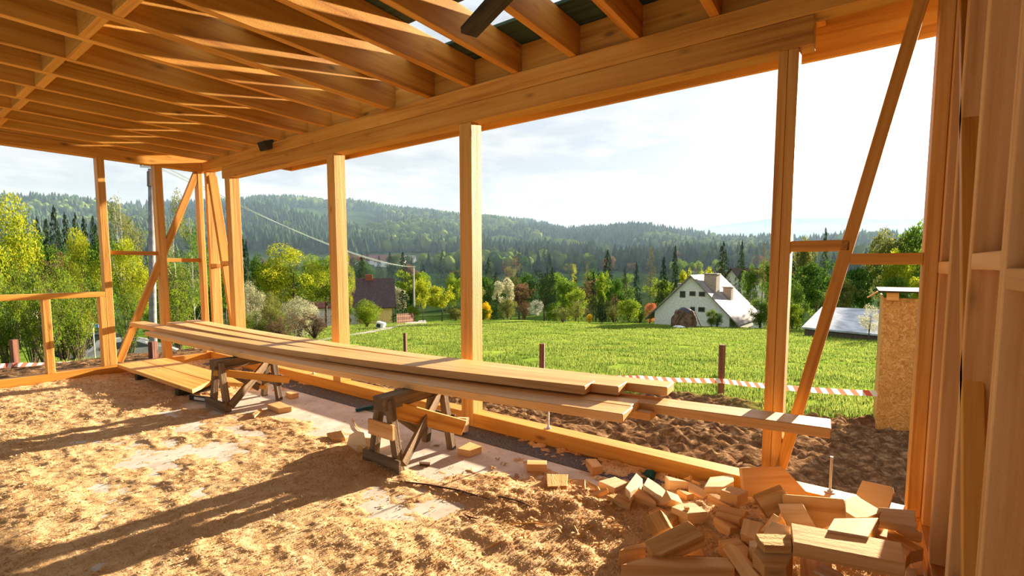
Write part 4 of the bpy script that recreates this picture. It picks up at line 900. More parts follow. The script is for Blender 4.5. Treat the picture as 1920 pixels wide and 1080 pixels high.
for v in bm.verts: v.co = Vector((v.co.x*1.18, v.co.y*1.1, 1.3+(v.co.z-.72)*2.0-.12*math.sin(v.co.x*9)*abs(v.co.x)))
o = link('tarp', bm_done(bm, 'tarp', True), plain('dark_tarp', (.05, .05, .06), .35, 0, .3), e); o.modifiers.new('thick', 'SOLIDIFY').thickness = .03
for k, (a, b) in enumerate((((-.55, -1.2, 0), (.15, -.75, 1.55)), ((1.35, -.7, 0), (.8, -.3, 1.5)), ((1.65, -.2, 0), (.9, .1, 1.4)))):
    beam('leaning_pole', tuple(Vector(a)+e.location), tuple(Vector(b)+e.location), .06, .06, M['old'], None, None, None, e)
bm = bmesh.new(); bmesh.ops.create_icosphere(bm, subdivisions=3, radius=1)
for v in bm.verts: v.co = Vector((v.co.x*.65, v.co.y*.4-1.35, max(0, v.co.z)*.32))
link('white_sheet', bm_done(bm, 'sheet', True), M['wall_white'], e)

# concrete power pole with its crossarm, wooden pole in the village, wires
M['concrete'] = plain('grey_concrete', (.20, .195, .19), .8, 0, .2, 5)
pb = at(287, 672, 20); g = float(terrain(pb[0], pb[1])); pt = at(282, 322, 20); hgt = float(pt[2]-g)
e = empty('power_pole', (float(pb[0]), float(pb[1]), g)); tag(e, 'tall round concrete power pole between the end wall studs', 'pole')
link('mast', bm_done(lathe_bm([(.15, -.3), (.145, 0), (.095, hgt)], 20), 'mast', True), M['concrete'], e)
o = link('sleeve_box', bm_done(box_bm(.22, .22, .62, .02), 'sleeve'), M['frame'], e); o.location = (0, 0, hgt-.4)
ux = Vector(RT)
beam('crossarm', tuple(e.location+Vector((0, 0, hgt+.08))-ux*.42), tuple(e.location+Vector((0, 0, hgt+.08))+ux*.28), .07, .07, M['steel'], None, None, None, e)
TOPS = []; TILT = Matrix.Rotation(R(2.6), 3, Vector(FW))
for k in (-.40, -.27, .0, .12):
    q = ux*k+Vector((0, 0, hgt+.12)); TOPS.append(e.location+TILT @ (q+Vector((0, 0, .24))))
    o = link('insulator', bm_done(lathe_bm([(.02, 0), (.045, .03), (.02, .06), (.05, .10), (.02, .13), (.05, .17), (.02, .2), (.03, .25)], 10), 'insulator'), M['black'], e); o.location = q
e.rotation_euler = TILT.to_euler()
p2 = at(777, 597, 60); g = float(terrain(p2[0], p2[1])); t2 = at(775, 499, 60); h2_ = float(t2[2]-g)
e2 = empty('power_pole', (float(p2[0]), float(p2[1]), g)); tag(e2, 'thin wooden power pole where the wires end by the village path', 'pole')
link('mast', bm_done(lathe_bm([(.13, -.2), (.125, 0), (.09, h2_)], 12), 'mast', True), plain('pale_pole_wood', (.42, .38, .33), .9), e2)
beam('crossarm', tuple(e2.location+Vector((0, 0, h2_-.15))-ux*.3), tuple(e2.location+Vector((0, 0, h2_-.15))+ux*.3), .08, .08, M['old'], None, None, None, e2)
M['wire'] = plain('pale_green_wire', (.10, .15, .125), .6)
for k, a in enumerate(TOPS):
    b = e2.location+Vector((0, 0, h2_-.1))+ux*(-.27+.18*k); t = np.linspace(0, 1, 40)[:, None]
    pts = np.array(a)*(1-t)+np.array(b)*t; pts[:, 2] -= (.75+.1*k)*4*t[:, 0]*(1-t[:, 0])
    tag(link('power_wire', quads_mesh('wire', *tube_arrays(pts, .011, 5), True), M['wire']), ('lowest sagging power wire between concrete and wooden pole', 'second lowest sagging power wire between both poles', 'third sagging power wire between both poles', 'uppermost sagging power wire between both poles')[k], 'wire', 'power wires')
# lane to the village and its verge things
M['gravel'] = plain('pale_gravel', (.36, .33, .29), .95, 0, .3, 3, .3)
def ribbon(name, pix, wid, label=None):
    C_ = [np.array(p) for p in pix]; v = []
    pts = []
    for a, b in zip(C_, C_[1:]):
        for t in np.linspace(0, 1, 24, endpoint=False): pts.append(a*(1-t)+b*t)
    pts.append(C_[-1]); pts = np.array(pts); d = np.gradient(pts, axis=0); d /= np.linalg.norm(d[:, :2], axis=1)[:, None]; n = np.stack([-d[:, 1], d[:, 0]], 1)
    L_ = []
    for s in (-.5, 0, .5):
        q = pts[:, :2]+n*s*wid*(1+.12*np.sin(np.arange(len(pts))*.9))[:, None]; L_.append(np.column_stack([q, terrain(q[:, 0], q[:, 1])+.05]))
    v = np.stack(L_, 1).reshape(-1, 3); k = np.arange(len(pts)-1)*3
    f = np.concatenate([np.stack([k, k+1, k+4, k+3], 1), np.stack([k+1, k+2, k+5, k+4], 1)])
    o = link(name, quads_mesh(name, v, f, True), M['gravel']); return tag(o, kind='structure')
ribbon('path', [hit(500, 656)[0], hit(600, 640)[0], hit(660, 629)[0], hit(720, 618)[0], hit(775, 607)[0]], .9)
ribbon('road', [hit(775, 611)[0], hit(792, 601)[0], at(794, 590, 62), at(793, 574, 82), at(795, 566, 100)], 2.0)
ribbon('road', [at(-60, 668, 24), at(60, 664, 24.5), at(200, 675, 25), at(330, 668, 27), at(430, 655, 30)], 3.2)
pr, Dr = hit(748, 606); e = empty('picket_fence', (float(pr[0]), float(pr[1]), float(terrain(pr[0], pr[1])))); tag(e, 'low dark red picket fence along the village path', 'fence')
q0, q1 = at(744, 606, 50), at(776, 597, 57)
n = 26
for k in range(n):
    q = q0+(q1-q0)*k/(n-1); gz = float(terrain(q[0], q[1]))
    beam('picket', (q[0], q[1], gz-.05), (q[0], q[1], gz+1.05), .10, .025, M['rust'], None, None, None, e, up=(1, .5, 0))
for zz in (.3, .8):
    a = Vector((q0[0], q0[1], float(terrain(q0[0], q0[1]))+zz)); b = Vector((q1[0], q1[1], float(terrain(q1[0], q1[1]))+zz)); beam('fence_rail', a, b, .04, .07, M['rust'], None, None, None, e)
p = at(714, 613, 37); g = float(terrain(p[0], p[1])); e = empty('white_crate', (float(p[0]), float(p[1]), g), .5); tag(e, 'small white crate lying tilted in the grass below the picket fence', 'crate')
o = link('body', bm_done(box_bm(.6, .5, .5, .03), 'body'), M['wall_white'], e); o.location = (0, 0, .25); o.rotation_euler = (0, .25, 0)
o = link('opening', bm_done(box_bm(.3, .02, .26, .0), 'opening'), M['glass'], e); o.location = (-.08, -.262, .26); o.rotation_euler = (0, .25, 0)
p, D_ = hit(936, 586); tag(link('marker_post', bm_done(box_bm(.28, .28, .8, .03), 'marker'), plain('yellow_paint', (.75, .55, .05), .5)), 'short yellow marker post at the meadow edge below the olive bush', 'post').location = (float(p[0]), float(p[1]), float(terrain(p[0], p[1]))+.36)
p = at(178, 668, 19); g = float(terrain(p[0], p[1])); e = empty('street_sign', (float(p[0]), float(p[1]), g)); tag(e, 'small blue street sign on a thin pole by the tall end stud', 'sign')
hh = float(at(178, 606, 19)[2]-g)
link('pole', bm_done(lathe_bm([(.025, -.1), (.025, hh)], 8), 'pole'), M['steel'], e)
o = link('sign_plate', bm_done(box_bm(.24, .02, .14, .005), 'plate'), plain('blue_enamel', (.10, .30, .62), .4), e); o.location = (.10*RT[0], .10*RT[1], hh-.1); o.rotation_euler = (0, 0, YAW)

# parked cars
M['car_glass'] = plain('sky_toned_car_glass', (.16, .19, .21), .12, .5, .05)  # side glass colour lightened to stand in for reflected sky
def car(label, loc, rz, paint):
    e = empty('car', loc, rz); tag(e, label, 'car', 'cars parked below the end wall')
    prof = [(-2.05, .30), (-2.08, .62), (-2.0, .92), (-1.85, 1.05), (-1.55, 1.38), (-1.1, 1.47), (.1, 1.46), (.55, 1.33), (1.05, 1.0), (1.75, .86), (2.05, .68), (2.08, .34), (1.9, .22), (-1.9, .22)]
    bm = bmesh.new(); secs = []
    for y, sq in ((-.86, .93), (-.78, .99), (-.5, 1.0), (.5, 1.0), (.78, .99), (.86, .93)):
        ring = []
        for x, z in prof:
            tuck = 1-.20*max(0, z-.95)/.5
            ring.append(bm.verts.new((x*sq, y*tuck, .25+(z-.25)*(sq if z > 1 else 1))))
        secs.append(ring)
    n = len(prof)
    for a, b in zip(secs, secs[1:]):
        for k in range(n): bm.faces.new((a[k], a[(k+1) % n], b[(k+1) % n], b[k]))
    bm.faces.new(secs[0]); bm.faces.new(secs[-1][::-1]); bmesh.ops.recalc_face_normals(bm, faces=bm.faces[:])
    link('body', bm_done(bm, 'body', False), paint, e)
    for s in (-1, 1):
        bm = ngon_prism([(-1.45, 1.0), (-1.25, 1.32), (-.25, 1.37), (-.25, 1.0)], s*.865, s*.80); link('side_window', bm_done(bm, 'w'), M['car_glass'], e)
        bm = ngon_prism([(-.18, 1.0), (-.18, 1.37), (.12, 1.36), (.85, 1.0)], s*.865, s*.80); link('side_window', bm_done(bm, 'w'), M['car_glass'], e)
        o = link('wing_mirror', bm_done(box_bm(.12, .2, .13, .03), 'mirror'), M['black'], e); o.location = (.72, s*.93, 1.02)
        o = link('tail_light', bm_done(box_bm(.06, .22, .26, .02), 'light'), plain('red_lens', (.55, .02, .04), .3), e); o.location = (-2.02, s*.70, .86)
        for x in (-1.28, 1.3):
            wl = link('wheel', bm_done(lathe_bm([(.2, -.09), (.31, -.1), (.325, -.06), (.325, .06), (.31, .1), (.2, .09)], 24), 'wheel'), M['black'], e); wl.location = (x, s*.76, .325); wl.rotation_euler = (PI/2, 0, 0)
            rm = link('rim', bm_done(lathe_bm([(.05, -.105), (.2, -.1), (.2, .1), (.05, .105)], 16), 'rim'), M['steel'], wl)
    bm = bmesh.new(); q = [(-1.93, -.60, 1.08), (-1.93, .60, 1.08), (-1.63, .54, 1.36), (-1.63, -.54, 1.36)]; a = [bm.verts.new(v) for v in q]; b = [bm.verts.new((v[0]-.03, v[1], v[2])) for v in q]
    bm.faces.new(a); bm.faces.new(b[::-1]); [bm.faces.new((a[k], a[(k+1) % 4], b[(k+1) % 4], b[k])) for k in range(4)]; bmesh.ops.recalc_face_normals(bm, faces=bm.faces[:])
    link('rear_window', bm_done(bm, 'rw'), M['glass'], e)
    return e
silver = plain('silver_paint', (.74, .69, .63), .28, .25, .03); darkp = plain('dark_car_paint', (.035, .04, .045), .3, .3, .03)
pc = at(252, 681, 27); car('silver car parked below the end wall, behind the diagonal brace', (float(pc[0]), float(pc[1]), float(at(252, 681, 27)[2])), YAW+R(38), silver)
pc = at(196, 668, 29); car('dark car parked behind the tall end stud', (float(pc[0]), float(pc[1]), float(at(200, 669, 29)[2])), YAW+R(20), darkp)
# ------------------------------------------------------------------ offcuts: outline of one sawn face, its height, facing and thickness
CX, CY = CAM[0], CAM[1]
HEAP = 'offcuts in the heap'; LOOSE = 'loose offcuts on the floor'
M['offcut_dusty'] = wood('dusty_offcut', (.74, .46, .19), (.58, .32, .11), (.40, .20, .06), knots=.3, bump=.7, rough=.85, spec=.1)
M['offcut_pale'] = wood('pale_sapwood_offcut', (.78, .60, .38), (.72, .52, .30), (.62, .40, .19), knots=.2, bump=.25, rough=.85, spec=.1)
def offcut(poly, z, n, t, label, group=HEAP, mat='offcut', name='wood_offcut', cat='offcut'):
    P2 = np.array(poly, float); c = P2.mean(0); v = at(c[0], c[1], 1)-np.array(CAM); p0 = np.array(CAM)+v*(z-CAM[2])/v[2]
    n = np.array(n, float); n /= np.linalg.norm(n); W = []
    for x, y in P2:
        v = at(x, y, 1)-np.array(CAM); W.append(np.array(CAM)+v*((p0-np.array(CAM))@n)/(v@n))
    W = np.array(W); ed = np.roll(W, -1, 0)-W; L_ = np.linalg.norm(ed, axis=1); X = ed[np.argmax(L_)]/L_.max(); Y = np.cross(n, X)
    q = W-p0; uv = np.stack([q@X, q@Y], 1)
    area = .5*np.sum(uv[:, 0]*np.roll(uv[:, 1], -1)-np.roll(uv[:, 0], -1)*uv[:, 1])
    if area < 0: uv = uv[::-1]
    bm = bmesh.new(); a = [bm.verts.new((u, w, t/2)) for u, w in uv]; b = [bm.verts.new((u, w, -t/2)) for u, w in uv]
    bm.faces.new(a); bm.faces.new(b[::-1]); k = len(a)
    for i in range(k): bm.faces.new((a[i], b[i], b[(i+1) % k], a[(i+1) % k]))
    bmesh.ops.recalc_face_normals(bm, faces=bm.faces[:])
    bmesh.ops.bevel(bm, geom=bm.edges[:], offset=min(.0022, t*.1), segments=1, affect='EDGES', clamp_overlap=True)
    o = link(name, bm_done(bm, name), M[mat])
    m = Matrix((Vector(X), Vector(Y), Vector(n))).transposed().to_4x4(); m.translation = Vector(p0-n*t/2); o.matrix_world = m
    return tag(o, label, cat, group)
def cr(x0, y0, s, *pts): return [(x0+a/s, y0+b/s) for a, b in pts]
c1 = lambda *p: cr(1150, 970, 6.4, *p); c2 = lambda *p: cr(1340, 860, 9, *p); c3 = lambda *p: cr(1340, 960, 9, *p)
c4 = lambda *p: cr(1540, 880, 5.4, *p); c5 = lambda *p: cr(1160, 870, 9.817, *p); c6 = lambda *p: cr(1020, 870, 8.306, *p)
UP = (0, 0, 1)
for poly, z, n, t, mat, lab in (
  ([(1482.8, 980), (1487.2, 1016), (1698.3, 1057), (1690, 1017)], .30, (0, -.03, 1), .065, 'offcut', 'long rough-sawn plank offcut lying on top of the heap by the boarded wall'),
  (c4((130, 495), (580, 488), (475, 683), (60, 612)), .31, (0, .02, 1), .075, 'offcut_pale', 'pale wedge with a rough end just behind the long top plank'),
  (c4((575, 382), (945, 412), (970, 585), (590, 520)), .30, (.05, -.5, .86), .06, 'offcut_pale', 'pale striped offcut lying against the corner stud'),
  (c4((415, 110), (720, 175), (735, 235), (680, 400), (560, 420), (350, 255)), .25, (-.1, -.9, .42), .06, 'offcut_pale', 'grey pink slanted plate propped up on the sill near the tall bolt'),
  (c4((235, 305), (350, 262), (625, 425), (470, 487), (345, 490), (245, 430)), .30, (-.05, .02, 1), .07, 'offcut', 'six-sided sunlit offcut sprinkled with sawdust below the propped plate'),
  ([(1465.6, 926.7), (1582, 936), (1589, 971), (1540, 992), (1475, 992)], .22, (0, -.93, .35), .055, 'offcut', 'orange board standing on edge in the middle of the heap'),
  ([(1458.9, 944.4), (1503.9, 943.9), (1531, 990), (1478, 990), (1465, 965)], .235, (-.08, -.86, .5), .05, 'offcut_pale', 'slant-cut plate leaning on the orange standing board'),
  ([(1413, 927), (1463, 908), (1477, 927), (1470, 950), (1456, 975), (1440, 968)], .22, (.2, -.8, .56), .07, 'offcut_dusty', 'dark shaded block tilted against the big slant-cut board'),
  ([(1390, 877), (1465.6, 874), (1472, 879), (1520, 931), (1466, 940), (1396, 930)], .20, (.34, -.86, .38), .075, 'offcut', 'big slant-cut board leaning on the sill below the doubled post'),
  (c2((95, 525), (270, 450), (570, 545), (385, 625)), .21, UP, .075, 'offcut', 'clean square block on the heap before the big slant-cut board'),
  ([(1326, 925), (1345, 926), (1387, 946), (1368, 949)], .15, (0, -.1, 1), .05, 'offcut', 'narrow slat with a sunlit upper face under the clean square block'),
  ([(1348, 944), (1400, 957), (1394, 969), (1386, 974), (1341, 966)], .16, (0, -.35, .93), .06, 'offcut', 'brown shaded block in front of the narrow sunlit slat'),
  ([(1336.7, 970), (1342, 970), (1369.5, 989.5), (1368, 1004), (1347.7, 1002), (1337.5, 983)], .11, (-.35, -.9, .25), .08, 'offcut', 'curved cut block with a white upper edge in the middle of the heap'),
  ([(1394.4, 971), (1432, 980), (1424, 992), (1418, 1012), (1388, 999)], .17, (-.1, -.2, .97), .085, 'offcut', 'shaded block with a crack line behind the rough split slab'),
  ([(1450, 962), (1468, 974), (1452, 984), (1432, 996), (1425, 995)], .22, (-.3, -.5, .8), .045, 'offcut', 'small thin offcut sticking up beside the slant-cut plate'),
  ([(1447, 976.7), (1482, 987), (1482, 1005), (1430, 1001)], .25, (0, -.35, .93), .045, 'offcut_pale', 'flat grey offcut under the end of the long top plank'),
  ([(1416.7, 1000), (1483, 1002), (1485, 1024.5), (1433, 1022), (1424, 1013)], .275, (0, .02, 1), .035, 'offcut_dusty', 'rough split slab lit brightly beside the long top plank'),
  ([(1421.7, 1018), (1485, 1022), (1487, 1037), (1475, 1061), (1433, 1062), (1423, 1047), (1410.6, 1035.6)], .225, (0, -.25, .97), .15, 'offcut', 'thick faceted block below the rough split slab'),
  ([(1354, 1029), (1369, 1018), (1409, 1064), (1428, 1084), (1392, 1086)], .13, (-.62, -.62, .48), .05, 'offcut', 'board standing on edge, slanting toward the picture bottom'),
  ([(1346.7, 1013), (1383, 1007), (1405, 1027), (1400, 1047), (1366, 1030)], .115, UP, .07, 'offcut', 'shaded flat block behind the slanting edge-up board'),
  ([(1405, 1013), (1423, 1012), (1420, 1026), (1406.7, 1024)], .165, UP, .06, 'offcut_pale', 'tiny box-shaped offcut left between cracked block and faceted block'),
  ([(1523, 1068), (1540, 1053), (1582, 1076), (1568, 1090)], .17, (0, -.1, 1), .1, 'offcut_pale', 'pale block below the long top plank at the picture bottom'),
  ([(1501, 1041), (1560, 1052), (1560, 1088), (1506, 1090)], .16, (0, -.12, 1), .10, 'offcut', 'block with a thin sun streak under the long top plank'),
  ([(1669.6, 985.6), (1708.5, 987), (1729, 1000), (1728, 1017), (1703, 1010)], .235, (.1, -.85, .5), .06, 'offcut', 'dark orange offcut below the pale striped one'),
  ([(1630, 978), (1650, 981), (1732.6, 1028), (1707.6, 1034.6), (1699, 1045.7), (1690, 1035), (1620, 1012)], .215, (0, 0, 1), .06, 'offcut', 'broad slant-cut board half under the long top plank'),
  ([(1704.8, 1052), (1728, 1048.5), (1732, 1077), (1719, 1078)], .10, (-.1, -.1, 1), .06, 'offcut', 'small offcut wedged between heap and boarded wall'),
  ([(1699, 1064), (1719, 1066), (1720, 1090), (1698, 1090)], .12, (0, -.6, .8), .08, 'offcut_pale', 'pale offcut in the heap corner under the plank end'),
  (c6((850, 265), (1105, 195), (1310, 285), (1100, 375)), .062, UP, .06, 'offcut_pale', 'diamond-shaped pale block at the thin end of the heap'),
  (c5((325, 160), (440, 270), (330, 440), (210, 520), (120, 430)), .11, (-.1, .08, .98), .06, 'offcut_pale', 'bright oblong block tipped up beside the diamond-shaped one'),
  (c5((535, 245), (750, 385), (860, 480), (800, 600), (690, 545), (455, 385)), .12, (.08, .05, 1), .07, 'offcut_pale', 'bright oblong block half shaded, next to the dark green plastic'),
  (c5((850, 210), (1090, 270), (1285, 325), (930, 305)), .10, UP, .08, 'offcut_pale', 'long low block with a thin sunlit top beside the sill'),
  (c5((1340, 285), (1490, 345), (1490, 400), (1330, 330)), .07, (0, -.9, .4), .04, 'offcut', 'little orange offcut lying against the sill'),
  (c5((1325, 205), (1330, 310), (1185, 275)), .085, (0, -.9, .4), .04, 'offcut', 'triangular splinter of wood leaning on the sill'),
  (c5((1280, 325), (1430, 390), (1680, 545), (1550, 625), (1290, 490)), .085, (0, -.2, .97), .05, 'offcut', 'brown flat offcut between long low block and shaded heap'),
  ([(1331, 894.5), (1375, 889.5), (1376, 902), (1357, 913), (1320.4, 912.8)], .12, UP, .075, 'offcut_pale', 'pale knotted block right before the sill, touching the big slant-cut board'),
  (c5((260, 480), (390, 450), (560, 570), (690, 700), (520, 625), (255, 545)), .10, (0, -.05, 1), .09, 'offcut', 'long tapering block with a bright curved back'),
  (c5((870, 480), (965, 650), (860, 745), (680, 770), (690, 680), (800, 600)), .11, (-.6, -.68, .42), .09, 'offcut', 'roof-shaped block with an orange gable face'),
  (c5((1070, 470), (1200, 490), (1385, 545), (1255, 572)), .10, UP, .08, 'offcut', 'small block with a sunlit slip of top beside the roof-shaped one'),
  (c5((970, 790), (1100, 730), (1390, 710), (1640, 880), (1270, 910)), .125, UP, .075, 'offcut_pale', 'broad sunlit block with a wood chip lying on it'),
  (c5((1205, 765), (1295, 755), (1305, 800), (1220, 810)), .145, UP, .018, 'offcut', 'wood chip lying on the broad sunlit block'),
  ([(1205, 970), (1238, 955), (1257, 989), (1223, 1005)], .13, (-.35, -.6, .72), .06, 'offcut_dusty', 'dusty square block tilted up behind the sawdust-strewn plank'),
  (c5((545, 875), (720, 780), (930, 880), (790, 940)), .075, (0, -.1, 1), .06, 'offcut', 'half buried block behind the dusty square one'),
  (c5((865, 910), (1000, 840), (1100, 960), (1000, 1070), (880, 1010)), .09, UP, .07, 'offcut_dusty', 'rough ended lit block between the dusty square and the broad block'),
  ([(1208, 1015), (1259, 990), (1289, 976), (1300, 984), (1320, 1003), (1240, 1039), (1222, 1039)], .17, (-.05, -.42, .9), .08, 'offcut_dusty', 'wide sawdust-strewn plank offcut in the shade of the heap'),
  ([(1160, 1033), (1173, 1024), (1208.6, 1017.7), (1211, 1026)], .095, UP, .085, 'offcut', 'small box-like block next to the sawdust-strewn plank'),
  ([(1164, 1059), (1222, 1041), (1364, 1045), (1378, 1064.5)], .10, UP, .09, 'offcut', 'long block lying along the picture bottom, half in shade'),
  ([(1283, 1042), (1313, 1022), (1321, 1043)], .075, (0, -.85, .5), .05, 'offcut', 'triangular offcut peeping out under the sawdust-strewn plank'),
  (c6((35, 150), (375, 160), (355, 340), (50, 350)), .045, (0, .02, 1), .045, 'offcut_dusty', 'square board piece strewn with sawdust at the thin end of the heap'),
  (c6((240, 490), (410, 485), (415, 572), (240, 562)), .06, (0, -.1, 1), .06, 'offcut', 'small block sunk in the shavings below the square board piece'),
  (c6((525, 230), (640, 240), (635, 345), (510, 352)), .06, (0, -.2, .97), .045, 'offcut', 'small upright chip beside the diamond-shaped block'),
  (c6((650, 240), (830, 340), (865, 405), (700, 330)), .07, (0, -.8, .6), .03, 'offcut', 'thin wedge leaning toward the diamond-shaped block'),
  (c6((700, 470), (970, 365), (995, 390), (780, 495)), .07, (-.1, -.2, .97), .03, 'offcut', 'thin lath lying across the shavings before the diamond-shaped block'),
  (c6((970, 480), (1130, 465), (1380, 540), (1340, 645), (1200, 600)), .075, (0, 0, 1), .07, 'offcut_dusty', 'dust covered block half sunk in the shavings')):
    offcut(poly, z, n, t, lab, HEAP, mat)
for poly, z, n, t, mat, lab in (
  ([(501, 758), (525, 752.6), (547, 762.6), (522.7, 766)], .055, UP, .052, 'offcut', 'square block on the pale floor in front of the far sawhorse'),
  ([(535, 735), (543, 733.6), (560, 736.6), (547, 740)], .055, UP, .052, 'offcut', 'small block beside the foot of the far sawhorse'),
  ([(473, 776), (489, 764), (492, 769), (477, 780)], .03, UP, .028, 'offcut', 'narrow sliver of wood near the square block'),
  ([(857.8, 840.7), (881, 828.4), (903.5, 836.8), (880, 845)], .058, UP, .056, 'offcut', 'square block beside the sawhorse at the third post'),
  ([(988.3, 862), (1025, 863), (1025, 871), (988, 870.5)], .058, UP, .056, 'offcut', 'oblong block alone on the floor between sawhorse and heap'),
  ([(1098, 860), (1118, 860), (1130, 874), (1110, 876)], .062, UP, .06, 'offcut', 'small block on the felt strip close to the sill'),
  ([(646, 846), (655, 815), (669, 807.6), (682, 810.6), (687, 836), (676, 848)], .07, (-.2, -.9, .35), .06, 'offcut_pale', 'split block standing upright beside the nearer sawhorse'),
  ([(612, 812), (640, 807), (647, 820), (622, 823)], .04, (0, -.2, 1), .035, 'offcut', 'orange wedge lying behind the upright split block'),
  ([(669, 838), (690, 829), (706, 829), (692, 842)], .055, UP, .052, 'offcut', 'block touching the upright split one'),
  ([(855, 783), (874, 784), (872, 811), (859, 809)], .085, (0, -1, .12), .045, 'offcut_pale', 'offcut standing on end against the third post')):
    offcut(poly, z, n, t, lab, LOOSE, mat)
offcut([(786, 865), (807, 866.5), (806, 870), (787, 869)], .02, UP, .018, 'dark strip of bark lying before the nearer sawhorse', None, 'rust', 'bark_strip', 'bark')
M['teal'] = plain('dark_green_paint', (.008, .065, .055), .5, 0, .3, 20)
a_ = at(667, 769, 1)-np.array(CAM); b_ = at(719, 758, 1)-np.array(CAM)
beam('green_stick', tuple(np.array(CAM)+a_*(.02-1.5)/a_[2]), tuple(np.array(CAM)+b_*(.035-1.5)/b_[2]), .035, .03, M['teal'], 'dark green stick lying on the felt strip behind the sawhorse', 'stick')
offcut(c5((450, 180), (500, 95), (640, 105), (600, 235), (520, 250)), .05, (-.2, -.75, .6), .05, 'dark green plastic piece standing between the heap and the sill', None, 'teal', 'plastic_piece', 'plastic')
offcut(c5((395, 420), (480, 400), (560, 520), (540, 555), (450, 500)), .05, (0, -.5, .86), .04, 'dark green plastic piece under the bright oblong blocks', None, 'teal', 'plastic_piece', 'plastic')

# ------------------------------------------------------------------ sawdust over the floor
def bump_at(x, y, cx, cy, rx, ry): return np.exp(-((x-cx)/rx)**2-((y-cy)/ry)**2)
def dust_height(x, y):
    big = fbm(x, y, .9, 3, 41); mid = fbm(x*.8, y*1.3, 4.2, 4, 43); fine = fbm(x, y, 17, 3, 47)
    ridge = 1-np.abs(2*fbm(x*.75+.3*y, y*1.2, 2.6, 3, 51)-1)
    h = .003+.030*(mid-.45)+.036*(big-.47)+.011*np.maximum(0, ridge-.80)*5*(mid)+.009*(fine-.5)+.006*(fbm(x, y, 38, 2, 49)-.5)
    h = h+.012*sstep(1.8, -.4, x)+.006*sstep(-.9, -2.0, y)                     # thicker toward the end wall and toward the middle of the room
    bare = sstep(2.3, 3.2, x)*sstep(6.6, 5.2, x)*sstep(-1.15+.12*(big-.5), -.62, y)
    h = h-.028*bare-.016*sstep(-.30, -.22, y)*(fine+mid < 1.05)
    h = h+.012*sstep(-.07, -.02, y)
    h = h+.050*bump_at(x, y, 6.95, -.78, .34, .20)*(.6+.8*mid)+.03*bump_at(x, y, 6.45, -.95, .35, .18)*(.5+mid)
    h = h+.075*bump_at(x, y, 7.9, -.45, .75, .42)*sstep(6.9, 7.3, x)*(.7+.5*mid)+.03*bump_at(x, y, 5.45, -1.15, .3, .16)*(.4+mid)
    h = np.where(h > 0, h*(.75+.5*fine), h)
    return np.minimum(h, .11)*sstep(8.6, 8.55, x)*sstep(.0, -.004, y)
def dust_mat():
    m, nt, p = mat_new('sawdust'); L = nt.links.new
    geo = nt.nodes.new('ShaderNodeNewGeometry')
    n1 = nt_new(nt, 'ShaderNodeTexNoise', i_Scale=110, i_Detail=4, i_Roughness=.7); L(geo.outputs['Position'], n1.inputs['Vector'])
    n2 = nt_new(nt, 'ShaderNodeTexNoise', i_Scale=7, i_Detail=5); L(geo.outputs['Position'], n2.inputs['Vector'])
    f = math_n(nt, 'ADD', math_n(nt, 'MULTIPLY', n1.outputs[0], .6), math_n(nt, 'MULTIPLY', n2.outputs[0], .4))
    r = ramp(nt, [(.34, (.44, .24, .085)), (.48, (.64, .40, .18)), (.62, (.78, .56, .31))]); L(f, r.inputs[0]); L(r.outputs[0], p.inputs['Base Color']); p.inputs['Roughness'].default_value = .9
    b = nt_new(nt, 'ShaderNodeBump', i_Strength=.9, i_Distance=.006); L(n1.outputs[0], b.inputs['Height']); L(b.outputs[0], p.inputs['Normal'])
    return m
dx_ = np.arange(.005, 8.6, .0125); dy_ = np.arange(-3.6, -.001, .0125); X, Y = np.meshgrid(dx_, dy_, indexing='ij'); H = dust_height(X, Y)
n_, k_ = X.shape; i, j = np.meshgrid(np.arange(n_-1), np.arange(k_-1), indexing='ij'); a = (i*k_+j).ravel()
F = np.stack([a, a+k_, a+k_+1, a+1], 1); v = np.stack([X, Y, H], -1).reshape(-1, 3)
keep = (v[F][:, :, 2].max(1) > -.002); F = F[keep]; used = np.unique(F); rm = -np.ones(len(v), int); rm[used] = np.arange(len(used))
o = link('sawdust', quads_mesh('sawdust', v[used], rm[F], True), dust_mat()); tag(o, 'sunlit sawdust spread in clumps over the pale floor', 'sawdust', kind='stuff')
# flakes and curled shavings
rng = np.random.default_rng(77)
N = 380000; x = .1+8.4*rng.random(N); y = -3.5*rng.random(N)-.03; h = dust_height(x, y); dd = np.hypot(x-CX, y-CY)
kp = (rng.random(N) < np.clip(.10+h*28, .02, 1)*np.clip(2.6/dd, .12, 1)); x, y, h, dd = x[kp], y[kp], np.maximum(h[kp], .001), dd[kp]; n = len(x)
L1 = (.004+.010*rng.random(n)**2)*(1+.12*dd); W1 = L1*(.22+.25*rng.random(n)); th = rng.random(n)*2*PI; ti = (rng.random(n)-.5)*1.5; rl = (rng.random(n)-.5)*1.2
ax = np.stack([np.cos(th)*np.cos(ti), np.sin(th)*np.cos(ti), np.sin(ti)], 1); sd_ = np.stack([-np.sin(th)*np.cos(rl), np.cos(th)*np.cos(rl), np.sin(rl)], 1)
c = np.stack([x, y, h+.002+np.abs(np.sin(ti))*L1*.5], 1); up_ = np.cross(ax, sd_); bend = up_*(L1*.18)[:, None]
e_ = ax*(L1/2)[:, None]; s_ = sd_*(W1/2)[:, None]
vv = np.stack([c-e_-s_-bend, c-e_+s_-bend, c+s_, c-s_, c+e_+s_-bend, c+e_-s_-bend], 1).reshape(-1, 3); k6 = np.arange(n)*6
ff = np.concatenate([np.stack([k6, k6+1, k6+2, k6+3], 1), np.stack([k6+3, k6+2, k6+4, k6+5], 1)])
M['shaving'] = leaf_mat('wood_shaving', (.54, .33, .14), (.82, .61, .36), .25, 40)
parts = [(vv, ff)]
